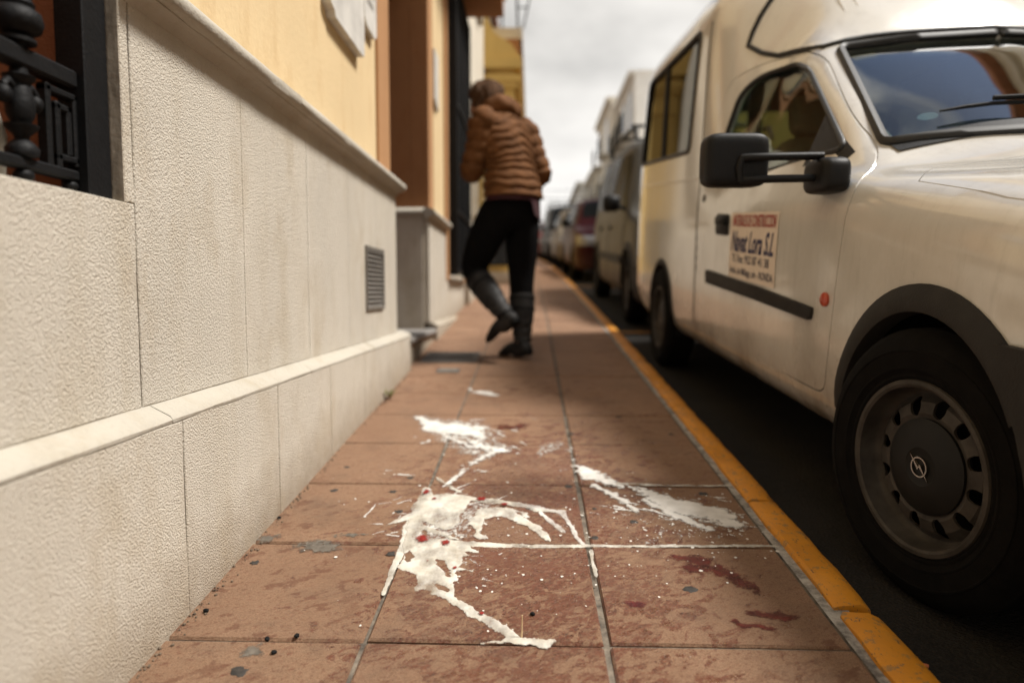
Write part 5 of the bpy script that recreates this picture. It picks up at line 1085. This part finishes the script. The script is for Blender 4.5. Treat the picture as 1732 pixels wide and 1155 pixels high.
MB().box(-.74,.74,.3,3.5,.261,.30).build('cargo_floor', M['grey_stone'], VAN)
# hanging ribbons from the mirror
MB().tube([on_ws(.02,.98,-.05),on_ws(.02,.97,-.12),(.02,.96,1.16),(.025,.962,1.12)],.008,6).build('hanging_ribbon', M['letter_red'], VAN)
for (x, y, s_) in ((-.745,.02,R(11)),(-.745,2.66,0)): make_wheel(VAN,(x,y,.287),.287,.176,.165,s_)
for (x, y, s_) in ((.745,.02,R(11)),(.745,2.66,0)): make_wheel(VAN,(x,y,.287),.287,.176,.165,s_,True,True)

# ================================================================== other parked cars
def car_kind(name, st, wind, sidew, rearw, axles, rt, hw, mat, hood_y, door_lines, mould=None):
    """builds a parked car facing the camera (nose at -y); returns its Empty"""
    o = empty(name); B = Body(st,84,40); sh_ = B.shell(0,-.03); hw_ = hw
    for y in axles:
        for x0,x1 in ((-1.3,-.45),(.45,1.3)): sh_ = boolean(sh_, cyl_x(y,rt,rt+.05,x0,x1,28), 'DIFFERENCE')
    obj('body', sh_, mat, o, 32)
    pr = B.shell(.004,-.006)
    for poly in sidew:
        for x0,x1 in ((-1.3,0),(0,1.3)): obj('side_window', boolean(pr, cut_x(rounded(poly,.04),x0,x1), 'INTERSECT'), M['glass_dark'], o, 32)
    obj('windscreen', boolean(pr, cut_z(rounded(wind,.04),.8,2.2), 'INTERSECT'), M['glass_dark'], o, 32)
    pl_ = B.shell(.014,-.006)
    obj('bumper', boolean(pl_, MB().box(-1.2,1.2,-1.6,axles[0]-rt-.08,.1,.52).mesh('c'), 'INTERSECT'), mat if mould is None else M['grey_plastic'], o, 32)
    nose = st[1][0]
    for sg in (-1,1): obj('headlight', boolean(B.shell(.006,-.006), MB().box(*sorted((sg*hw*.52,sg*hw*.96)),-1.6,nose+.28,.60,.76).mesh('c'), 'INTERSECT'), M['lamp_glass'], o, 32)
    obj('radiator_grille', boolean(B.shell(.006,-.006), MB().box(-hw*.5,hw*.5,-1.6,nose+.2,.62,.73).mesh('c'), 'INTERSECT'), M['black_plastic'], o, 32)
    MB().box(-.26,.26,nose-.035,nose-.02,.40,.51).build('number_plate', M['white_wall'], o)
    for y in axles:
        for sg in (-1,1): make_wheel(o,(sg*(hw-.085),y,rt),rt,rt*.62,.18,0,False,sg>0)
        for sg in (-1,1): MB().box(*sorted((sg*.42,sg*.46)),y-rt-.04,y+rt+.04,.2,rt*2).build('wheel_housing', M['lead'], o)
    MB().box(-hw+.25,hw-.25,st[1][0]+.2,st[-2][0]-.15,.19,.26).build('underbody', M['lead'], o)
    for sg in (-1,1):
        y, h = hood_y; x = B.side(y,h)
        mi = MB().cbox(*sorted((sg*(x+.04),sg*(x+.20))),y-.02,y+.09,h-.02,h+.13,.03).tube([(sg*(x-.02),y+.03,h),(sg*(x+.06),y+.03,h+.03)],.02,6).build('wing_mirror', M['black_plastic'], o, smooth=50)
    for yl in door_lines:
        for sg in (-1,1): MB().tube([(sg*(B.side(yl,h)+.0005),yl,h) for h in np.linspace(.34,.92,9)],.004,4).build('door_gap', M['rubber_seal'], o)
    for yl in door_lines[1:]:
        for sg in (-1,1): MB().cbox(*sorted((sg*(B.side(yl-.12,.84)-.01),sg*(B.side(yl-.12,.84)+.02))),yl-.22,yl-.06,.82,.86,.008).build('door_handle', M['black_plastic'], o)
    if mould:
        for sg in (-1,1): MB().box(*sorted((sg*(hw-.02),sg*(hw+.014))),axles[0]+rt+.1,axles[1]-rt-.1,.50,.58).build('side_moulding', M['grey_plastic'], o)
        for sg in (-1,1):
            P = np.array([[(sg*(hw-.02+d),y_-rr_*math.cos(a_),rt+rr_*math.sin(a_)) for (rr_,d) in ((rt+.045,.0),(rt+.05,.035),(rt+.10,.028),(rt+.11,-.01))] for a_ in np.linspace(.05,math.pi-.05,20)] for y_ in [axles[0]])[0] if False else None
            for y_ in axles:
                P = np.array([[(sg*(hw-.02+d),y_-rr_*math.cos(a_),rt+rr_*math.sin(a_)) for (rr_,d) in ((rt+.045,.0),(rt+.05,.035),(rt+.10,.028),(rt+.11,-.01))] for a_ in np.linspace(.05,math.pi-.05,20)]); MB().grid(P).build('wheel_arch', M['grey_plastic'], o, smooth=50)
    return o, B
def lo_(w): return [(w-.07,.22),(w-.02,.26),(w,.40),(w,.60)]
def nose(y0, w, h):   # four stations closing the front
    return [(y0,[(w*.62,.40),(w*.64,.41),(w*.65,.43),(w*.65,.44),(w*.64,.45),(w*.6,.455),(w*.5,.46),(w*.37,.465),(w*.2,.47),(0,.475)]),
            (y0+.01,[(w*.68,.24),(w*.77,.26),(w*.81,.38),(w*.81,.50),(w*.79,.60),(w*.74,h-.13),(w*.62,h-.11),(w*.48,h-.10),(w*.25,h-.09),(0,h-.085)]),
            (y0+.12,[(w*.82,.21),(w*.90,.23),(w*.94,.38),(w*.94,.54),(w*.92,.66),(w*.86,h-.06),(w*.74,h-.035),(w*.56,h-.02),(w*.3,h-.01),(0,h)])]
def tail(y1, w, top, hw_top):
    return [(y1-.10,[(w-.12,.27),(w-.06,.31),(w-.03,.42),(w-.03,.60),(w-.035,.78),(w-.06,.92),(w-.10,(top+.92)/2),(hw_top,top-.10),(hw_top*.55,top-.03),(0,top-.01)]),
            (y1,[(w-.18,.33),(w-.13,.36),(w-.10,.45),(w-.10,.60),(w-.11,.78),(w-.13,.92),(w-.17,(top+.9)/2),(hw_top-.06,top-.2),(hw_top*.5,top-.13),(0,top-.11)]),
            (y1+.01,[(w-.2,.72),(w-.15,.73),(w-.13,.74),(w-.13,.75),(w-.13,.76),(w-.15,.77),(w-.2,.78),(hw_top-.1,.79),(hw_top*.5,.80),(0,.81)])]
W_ = .86
mpv_st = nose(-.74,W_,.86)+[
 (-.25,[*lo_(W_),(W_-.015,.80),(W_-.07,.90),(W_-.2,.935),(.5,.955),(.27,.965),(0,.97)]),
 (.16,[*lo_(W_),(W_-.012,.84),(W_-.05,.95),(W_-.13,.985),(.56,1.01),(.3,1.03),(0,1.04)]),
 (.36,[*lo_(W_),(W_-.01,.86),(W_-.035,.97),(W_-.09,1.07),(.69,1.15),(.37,1.21),(0,1.225)]),
 (.75,[*lo_(W_),(W_-.01,.87),(W_-.03,.98),(W_-.11,1.28),(.62,1.50),(.33,1.555),(0,1.57)]),
 (1.0,[*lo_(W_),(W_-.01,.87),(W_-.03,.98),(W_-.11,1.32),(.64,1.65),(.34,1.72),(0,1.735)]),
 (1.6,[*lo_(W_),(W_-.01,.88),(W_-.03,.99),(W_-.10,1.34),(.66,1.70),(.36,1.78),(0,1.795)]),
 (2.9,[*lo_(W_),(W_-.01,.88),(W_-.03,.99),(W_-.10,1.34),(.66,1.70),(.36,1.78),(0,1.795)])]+tail(3.28,W_,1.79,.65)
mpv, MPB = car_kind('parked_car', mpv_st, [(-.66,.40),(0,.24),(.66,.40),(.60,.90),(0,.92),(-.60,.90)][::-1],
 [[(.50,1.02),(1.42,1.02),(1.42,1.58),(1.02,1.57),(.92,1.52)],[(1.52,1.02),(2.25,1.02),(2.25,1.60),(1.52,1.59)],[(2.38,1.05),(3.0,1.07),(2.98,1.58),(2.38,1.60)]], None, (0.,2.62), .30, W_, M['silver_paint'], (.50,1.0), (.32,1.46,2.32), True)
for sg in (-1,1):
    MB().tube([(sg*.66,.95,1.69),(sg*.65,1.02,1.80),(sg*.65,1.5,1.84),(sg*.65,2.5,1.84),(sg*.65,2.85,1.80),(sg*.66,2.92,1.71)],.022,8).build('roof_rail', M['grey_plastic'], mpv, smooth=60)
for y_ in (1.3,2.3): MB().cbox(-.66,.66,y_-.03,y_+.03,1.855,1.885,.01).build('cross_bar', M['grey_plastic'], mpv)
def park(o, side_x, y, hw, yaw=0.0):
    o.location = (side_x+hw+gx(y+1.3), y, gz(y)+ROAD); o.rotation_euler = (math.atan((gz(y+2.6)-gz(y))/2.6),0,math.atan(-(gx(y+2.6)-gx(y))/2.6)+yaw)
park(mpv,.835,6.05,W_); tag(mpv,'silver people carrier with roof rails parked directly behind the white van','car','cars parked along the kerb')
W2 = .83
hat_st = nose(-.72,W2,.80)+[
 (-.30,[*lo_(W2),(W2-.015,.74),(W2-.07,.83),(W2-.2,.865),(.5,.885),(.27,.895),(0,.90)]),
 (.22,[*lo_(W2),(W2-.012,.78),(W2-.05,.885),(W2-.13,.915),(.56,.94),(.3,.965),(0,.975)]),
 (.48,[*lo_(W2),(W2-.01,.80),(W2-.04,.90),(W2-.10,.98),(.66,1.03),(.36,1.085),(0,1.10)]),
 (.98,[*lo_(W2),(W2-.01,.81),(W2-.035,.91),(W2-.14,1.15),(.57,1.325),(.30,1.375),(0,1.39)]),
 (1.3,[*lo_(W2),(W2-.01,.82),(W2-.035,.92),(W2-.13,1.17),(.58,1.395),(.31,1.445),(0,1.455)]),
 (2.2,[*lo_(W2),(W2-.01,.83),(W2-.035,.93),(W2-.13,1.18),(.58,1.40),(.31,1.445),(0,1.455)])]+[
 (2.75,[*lo_(W2),(W2-.02,.84),(W2-.045,.95),(W2-.14,1.16),(.56,1.33),(.30,1.38),(0,1.395)])]+tail(3.10,W2,1.22,.58)
hat, HB = car_kind('parked_car', hat_st, [(-.62,.54),(0,.38),(.62,.54),(.54,1.02),(0,1.05),(-.54,1.02)][::-1],
 [[(.66,.95),(1.52,.95),(1.52,1.30),(1.16,1.29)],[(1.60,.95),(2.35,.96),(2.30,1.29),(1.60,1.31)],[(2.43,1.0),(2.78,1.04),(2.55,1.26),(2.40,1.28)]], None, (0.,2.48), .295, W2, M['dark_red_paint'], (.62,.93), (.44,1.56,2.35))
park(hat,.78,11.9,W2); tag(hat,'dark red hatchback parked behind the silver people carrier','car','cars parked along the kerb')
for (kind_, y_, mt, lb) in ((hat,16.6,'beige_paint','beige hatchback parked behind the dark red one'),(mpv,21.2,'grey_paint','dark grey people carrier far down the parked row'),(hat,25.9,'red_paint','red hatchback far down the parked row'),(hat,30.4,'white_paint','white hatchback far down the parked row'),(mpv,35.0,'grey_paint','grey people carrier near the end of the parked row'),(hat,39.8,'beige_paint','beige hatchback at the far end of the parked row')):
    c = copy_tree(kind_, None, {'body':M[mt],'bumper':M[mt] if kind_ is hat else M['grey_plastic']}); hw = W_ if kind_ is mpv else W2; park(c,.80,y_,hw); tag(c,lb,'car','cars parked along the kerb')

# ================================================================== the woman walking away
WX, WY = -.074, 3.90
woman = empty('person', (WX,WY,gz(WY)), label='woman in brown quilted jacket and black boots walking away, one foot lifted', cat='person')
RV, HV = Vector((.66,.75,0)).normalized(), Vector((-.75,.66,0)).normalized()
def skin_mesh(name, verts, edges, radii, root, mat, parent, sub=2):
    me = bpy.data.meshes.new(name); me.from_pydata([tuple(v) for v in verts], edges, []); o = bpy.data.objects.new(name, me); COL.objects.link(o)
    o.modifiers.new('s','SKIN'); sk = me.skin_vertices[0].data
    for i, r_ in enumerate(radii): sk[i].radius = r_ if hasattr(r_,'__len__') else (r_,r_); sk[i].use_root = (i == root)
    o.modifiers.new('d','SUBSURF').levels = sub
    m2 = evaluated(o); bpy.data.objects.remove(o); return obj(name, m2, mat, parent, 180)
skin = NM('skin', rough=.5); skin.set('col', (.50,.29,.20)); M['skin'] = skin.m
J = {}   # joints
J['pelvis'] = Vector((-.045,.0,.86)); J['waist'] = Vector((-.05,.005,1.0)); J['chest'] = Vector((-.085,.035,1.22)); J['neck'] = Vector((-.112,.058,1.37)); J['head'] = Vector((-.195,.118,1.455))
J['shL'] = J['chest']-RV*.165+Vector((0,0,.10)); J['shR'] = J['chest']+RV*.165+Vector((0,0,.10))
J['elL'] = Vector((-.262,-.055,1.055)); J['elR'] = Vector((.125,.130,1.055))
J['wrL'] = Vector((-.262,.135,1.10)); J['wrR'] = Vector((-.02,.300,1.10))
J['hipR'] = J['pelvis']+RV*.085; J['hipL'] = J['pelvis']-RV*.085
J['knR'] = Vector((.012,.085,.475)); J['anR'] = Vector((.018,.03,.085)); J['toR'] = J['anR']+HV*.155+Vector((0,0,-.055))
J['knL'] = Vector((-.275,.085,.505)); J['anL'] = Vector((-.068,-.095,.245)); J['toL'] = Vector((-.170,.0,.125))
names = ['pelvis','waist','chest','neck','head','shL','elL','wrL','shR','elR','wrR','hipL','knL','anL','toL','hipR','knR','anR','toR']
V = [J[n] for n in names]; I = {n:i for i,n in enumerate(names)}
rad = [.08,.075,.09,.045,.088,.055,.042,.028,.055,.042,.028,.078,.052,.036,.028,.078,.052,.036,.028]
E_ = [('pelvis','waist'),('waist','chest'),('chest','neck'),('neck','head'),('chest','shL'),('shL','elL'),('elL','wrL'),('chest','shR'),('shR','elR'),('elR','wrR'),('pelvis','hipL'),('hipL','knL'),('knL','anL'),('anL','toL'),('pelvis','hipR'),('hipR','knR'),('knR','anR'),('anR','toR')]
E_ = [(I[a_],I[b_]) for a_,b_ in E_]
# hands: palm and five bent fingers each, held together before the chest
for s_, wr, el in ((1,'wrL','elL'),(-1,'wrR','elR')):
    d = (J[wr]-J[el]).normalized(); side = Vector((0,0,1)); palm = J[wr]+d*.055; V.append(palm); rad.append((.030,.016)); ip = len(V)-1; E_.append((I[wr],ip))
    acr = d.cross(side).normalized()
    for q in range(4):
        b_ = palm+side*(.026-.0175*q)+d*.018; L = (.034,.040,.037,.029)[q]; c1 = b_+d*L*.8+acr*s_*.008; c2 = c1+d*L*.45+acr*s_*.022
        for p_, r_ in ((b_,.0095),(c1,.0088),(c2,.0075)): V.append(p_); rad.append(r_)
        n_ = len(V); E_ += [(ip,n_-3),(n_-3,n_-2),(n_-2,n_-1)]
    t1 = J[wr]+d*.030+side*.030; t2 = t1+d*.028+side*.016
    V += [t1,t2]; rad += [.0105,.0085]; n_ = len(V); E_ += [(ip,n_-2),(n_-2,n_-1)]
skin_mesh('body', V, E_, rad, 0, M['skin'], woman, 2)
# leggings
lv = [J['pelvis']+Vector((0,0,.15)),J['pelvis'],J['hipL'],J['hipL'].lerp(J['knL'],.5)+HV*.012,J['knL'],J['knL'].lerp(J['anL'],.35),J['hipR'],J['hipR'].lerp(J['knR'],.5)-HV*.005,J['knR'],J['knR'].lerp(J['anR'],.4)]
lv[1] = lv[1]-HV*.02
le = [(0,1),(1,2),(2,3),(3,4),(4,5),(1,6),(6,7),(7,8),(8,9)]
lr = [(.165,.150),(.165,.155),.132,.112,.084,.074,.132,.108,.080,.072]
M['leggings'] = simple('leggings', (.0045,.0043,.0045), .95, .2, 20, .2, 90, spec=.08)
skin_mesh('leggings', lv, le, lr, 1, M['leggings'], woman, 2)
def loft(rings, n=40, fn=None, cap=True):
    """rings: (centre, axis u, axis v, ru, rv); fn(i_frac, angle) radial offset"""
    P = []
    for i, (c, u, v, ru, rv) in enumerate(rings):
        for k in range(n):
            a_ = 2*math.pi*k/n; d = fn(i/(len(rings)-1), a_) if fn else 0
            P.append(c+u*((ru+d)*math.cos(a_))+v*((rv+d)*math.sin(a_)))
    m = MB(); m.add(P,[(i*n+k,i*n+(k+1)%n,(i+1)*n+(k+1)%n,(i+1)*n+k) for i in range(len(rings)-1) for k in range(n)])
    if cap: m.f += [tuple(range(n))[::-1], tuple(range((len(rings)-1)*n,len(rings)*n))]
    return m
def interp(ctrl, m):
    ctrl = np.array(ctrl,float); t = np.concatenate([[0],np.cumsum(np.linalg.norm(np.diff(ctrl[:,:3],axis=0),axis=1))]); return pchip(t, ctrl, np.linspace(0,t[-1],m))
def limb(ctrl, m, n=24, fn=None, ref=Vector((0,0,1))):
    C = interp(ctrl, m); rings = []; u = None
    for i in range(m):
        c = Vector(C[i,:3]); t = (Vector(C[min(i+1,m-1),:3])-Vector(C[max(i-1,0),:3])).normalized()
        if u is None: u = ref
        u = (u-t*u.dot(t)).normalized(); v = t.cross(u); rings.append((c,u,v,C[i,3],C[i,4] if C.shape[1] > 4 else C[i,3]))
    return loft(rings, n, fn)
# boots
a = NM('boot_leather', rough=.6, spec=.3); p = a.oco(); a.set('col', a.mix(a.ramp(a.noise(p,18,4),.35,.65),(.010,.0095,.0095),(.026,.024,.023))); a.set('normal', a.bump(a.noise(p,30,4),.4,.006)); M['boot'] = a.m
def boot(kn, an, toe, top, heel_dir):
    ax = (an-kn).normalized(); b = empty('boot'); b.parent = woman
    p0 = kn.lerp(an,top); c = [(*p0,.074,.072),(*kn.lerp(an,top+.03),.076,.074),(*kn.lerp(an,.5),.074,.070),(*kn.lerp(an,.8),.058,.056),(*kn.lerp(an,.97),.050,.050)]
    f = (toe-an); fl = f.normalized()
    wr = lambda i, a_: .0025*math.sin(i*34+1.5*math.sin(a_))*(i>.55)
    limb(c,26,24,wr,heel_dir).build('shaft', M['boot'], b, smooth=70)
    up = -ax; back = an-fl*.045-up*.005
    foot = [(*(an-fl*.052-up*.012),.020,.030),(*(an-fl*.035-up*.018),.040,.050),(*(an+f*.20-up*.018),.043,.050),(*(an+f*.52+up*.0),.040,.036),(*(an+f*.85-up*.004),.038,.024),(*(an+f*1.08-up*.008),.026,.016),(*(an+f*1.18-up*.010),.008,.008)]
    limb(foot,22,22,None,fl.cross(up).normalized()).build('foot', M['boot'], b, smooth=70)
    dn = (f.normalized().cross(fl.cross(up))).normalized()
    if dn.dot(up) > 0: dn = -dn
    h0 = an-fl*.030+dn*.050
    limb([(*(h0),.030,.034),(*(h0+dn*.022),.028,.031)],4,16,None,fl).build('heel', M['lead'], b, smooth=40)
    for q in (.06,.22): 
        pp = kn.lerp(an,top+q); MB().lathe([(.066,-.006),(.0775,-.006),(.0775,.006),(.066,.006)],24,'z').build('strap', M['lead'], b, smooth=40, loc=pp, rot=ax.to_track_quat('Z','Y').to_euler())
    sd_ = pp+RV*.069; MB().cbox(-.010,.010,-.004,.004,-.014,.014,.003).build('buckle', M['chrome'], b, loc=sd_)
    return b
boot(J['knR'],J['anR'],J['toR'],.27,HV); boot(J['knL'],J['anL'],J['toL'],.12,HV)
# quilted jacket
a = NM('quilted_nylon', rough=.8, spec=.15); p = a.oco(); a.set('col', a.mix(a.ramp(a.noise(p,14,4),.35,.65),(.095,.040,.014),(.155,.067,.025))); a.set('normal', a.bump(a.math('ADD',a.noise(a.map(p,(1,1,.6)),26,4),a.math('MULTIPLY',a.noise(p,70,3),.4)),.30,.008)); M['jacket'] = a.m
jac = empty('jacket'); jac.parent = woman
tc_ = [(-.030,-.004,.915,.180,.138),(-.034,-.002,.96,.186,.142),(-.042,.002,1.02,.172,.132),(-.052,.010,1.08,.165,.126),(-.068,.022,1.16,.176,.130),(-.085,.035,1.25,.186,.132),(-.098,.046,1.31,.180,.122),(-.108,.055,1.355,.145,.102),(-.115,.060,1.39,.100,.090),(-.12,.063,1.42,.085,.085)]
mm = 120; C = interp(tc_, mm); rings = [(Vector(C[i,:3]),RV,HV,C[i,3],C[i,4]) for i in range(mm)]
def quilt(i, a_):
    z = C[min(mm-1,int(round(i*(mm-1)))),2]; lat = math.cos(a_); backness = max(0,-math.sin(a_))
    ch = min(1,max(0,(z-1.06)/.08)); ph = (z + .006*math.sin(a_*3.0+z*21) + .004*math.sin(a_*7+z*13) + ch*.075*abs(lat))/.050 - (0 if ch else 0)
    fr_ = abs(2*(ph-math.floor(ph))-1); d = .017*(1-fr_**3.2)-.011
    if abs(lat) < .045 and math.sin(a_) < 0 and z > 1.06: d -= .006
    if z > 1.36: d *= max(0,(1.42-z)/.06)
    d += .0016*math.sin(a_*9+z*55)*math.sin(z*70+a_*3)
    return d
loft(rings,72,quilt,False).build('torso_shell', M['jacket'], jac, smooth=80)
def arm(sh, el, wr, s_):
    mid = sh.lerp(el,.5)-HV*.006; ctrl = [(*(J['chest']+Vector((0,0,.075))+RV*s_*.085),.060,.060),(*(sh+Vector((0,0,.0))),.074,.074),(*mid,.068,.068),(*el,.064,.064),(*el.lerp(wr,.5),.056,.056),(*wr,.046,.046)]
    def q(i, a_):
        return .013*(1-abs(2*((i*11+.12*math.sin(a_))%1)-1)**3.2)-.009+.0012*math.sin(a_*5+i*40)
    limb(ctrl,90,32,q,HV).build('sleeve', M['jacket'], jac, smooth=80)
arm(J['shL'],J['elL'],J['wrL'],-1); arm(J['shR'],J['elR'],J['wrR'],1)
# thrown-back collar: thick folded roll round the neck
cc = J['neck']+HV*.012+Vector((0,0,.020)); up_ = (Vector((0,0,1))+HV*.45).normalized(); f_ = (HV-up_*HV.dot(up_)).normalized(); m = MB(); P = []
nk, ns = 48, 16
for k in range(nk):
    t = 2*math.pi*k/nk; c0 = cc+RV*(.112*math.cos(t))+f_*(.098*math.sin(t)); o_ = (RV*math.cos(t)+f_*math.sin(t)); row = []
    for s2 in range(ns):
        b_ = 2*math.pi*s2/ns; rr_ = .030+.006*math.sin(t*5+b_*2)+.004*math.sin(t*11); hgt = (.048 if math.sin(t) < .2 else .040)
        row.append(c0+o_*(rr_*math.cos(b_))+up_*(hgt*math.sin(b_)+(.012*math.cos(t*3))))
    P.append(row)
vs = [q for row in P for q in row]; m.add(vs,[(k*ns+j,k*ns+(j+1)%ns,((k+1)%nk)*ns+(j+1)%ns,((k+1)%nk)*ns+j) for k in range(nk) for j in range(ns)]); m.build('collar', M['jacket'], jac, smooth=80)
MB().tube([Vector(tc_[0][:3])+RV*(.182*math.cos(t))+HV*(.140*math.sin(t))+Vector((0,0,.004)) for t in np.linspace(0,2*math.pi,40)],.010,8).build('hem', M['jacket'], jac, smooth=80)
# red shirt showing under the hem
rings = [(Vector((-.035+.0*i,-.004,.925-.115*i/7)),RV,HV,.168+.004*i/7,.136+.004*i/7) for i in range(8)]
def shirt(i, a_): return .004*math.sin(a_*9+i*2)
m = loft(rings,48,shirt,False)
m.v = [(x,y,z-(.035*max(0,(Vector((x,y,0)).dot(RV)-.0)/.17) if z < .90 else 0)+(.075 if Vector((x,y,0)).dot(RV) < -.02 and z < .92 else 0)) for x,y,z in m.v]
M['red_shirt'] = simple('red_shirt',(.034,.004,.007),.85,.3,40,.3,60); m.build('shirt', M['red_shirt'], woman, smooth=80)
# head: hair and face
H0 = J['head']; hf = (HV*.92+Vector((0,0,-.38))).normalized(); hr = RV; hu = hr.cross(hf).normalized()
if hu.z < 0: hu = -hu
a = NM('hair', rough=.75, spec=.15); p = a.oco(); st_ = a.noise(a.map(p,(9,9,2.5)),16,6,.7); a.set('col', a.mix(a.ramp(st_,.35,.65),(.026,.013,.007),(.150,.075,.034))); a.set('normal', a.bump(st_,.9,.015)); M['hair'] = a.m
P = []; nu_, nv_ = 26, 40; r = np.random.default_rng(3)
for i in range(nu_):
    ph = math.pi*i/(nu_-1)
    for k in range(nv_):
        t = 2*math.pi*k/nv_; x, y, z = math.sin(ph)*math.cos(t), math.sin(ph)*math.sin(t), math.cos(ph)
        rr_ = 1+.05*math.sin(7*t+3*ph)+.035*math.sin(15*t)+.025*math.sin(9*ph+4*t)
        f__ = .102 if y > 0 else .118
        if y > .35 and z < .45: rr_ *= .80                     # leave the face free
        P.append(H0+hr*(x*.098*rr_)+hf*(y*f__*rr_*1.06-.012)+hu*((z*.118+.020)*(rr_ if z > 0 else rr_*(1.12 if y < .2 else .9))))
m = MB().add(P,[(i*nv_+k,i*nv_+(k+1)%nv_,(i+1)*nv_+(k+1)%nv_,(i+1)*nv_+k) for i in range(nu_-1) for k in range(nv_)]); hair = m.build('hair', M['hair'], woman, smooth=80)
for i in range(60):
    t = r.random()*math.pi+math.pi; z0 = r.random()*.09; p0 = H0+hr*(.088*math.cos(t))+hf*(.11*math.sin(t)-.012)+hu*(z0-.02)
    q = [p0]; 
    for j in range(4): q.append(q[-1]+Vector((r.normal(0,.008),r.normal(0,.008),-.022))+hr*.004*math.cos(t)+hf*.004*math.sin(t))
    MB().tube(q,[.005,.005,.004,.003,.0015],5).build('hair_lock', M['hair'], hair, smooth=80)
face = MB().ball((0,0,0),(.070,.078,.098),20,14); face.v = [tuple(H0+hr*x+hf*(y+.022)+hu*(z-.012)) for x,y,z in face.v]; fo = face.build('face', M['skin'], woman, smooth=80)
def fp(x,y,z): return H0+hr*x+hf*(y+.022)+hu*(z-.012)
MB().tube([fp(0,.076,.025),fp(0,.090,-.002),fp(0,.097,-.018),fp(0,.080,-.026)],[.007,.010,.013,.007],8).build('nose', M['skin'], fo, smooth=80)
M['lip'] = NM('lip',col=(.34,.10,.08),rough=.4).m; M['eye'] = NM('eye',col=(.05,.03,.02),rough=.15).m
MB().tube([fp(-.024,.066,-.052),fp(-.010,.076,-.050),fp(.010,.076,-.050),fp(.024,.066,-.052)],[.003,.007,.007,.003],8).build('mouth', M['lip'], fo, smooth=80)
for s_ in (-1,1):
    MB().ball(tuple(fp(s_*.030,.066,.012)),(.012,.012,.009),10,7).build('eye', M['eye'], fo, smooth=80)
    MB().ball(tuple(fp(s_*.070,.0,-.002)),(.010,.016,.026),10,7).build('ear', M['skin'], fo, smooth=80)
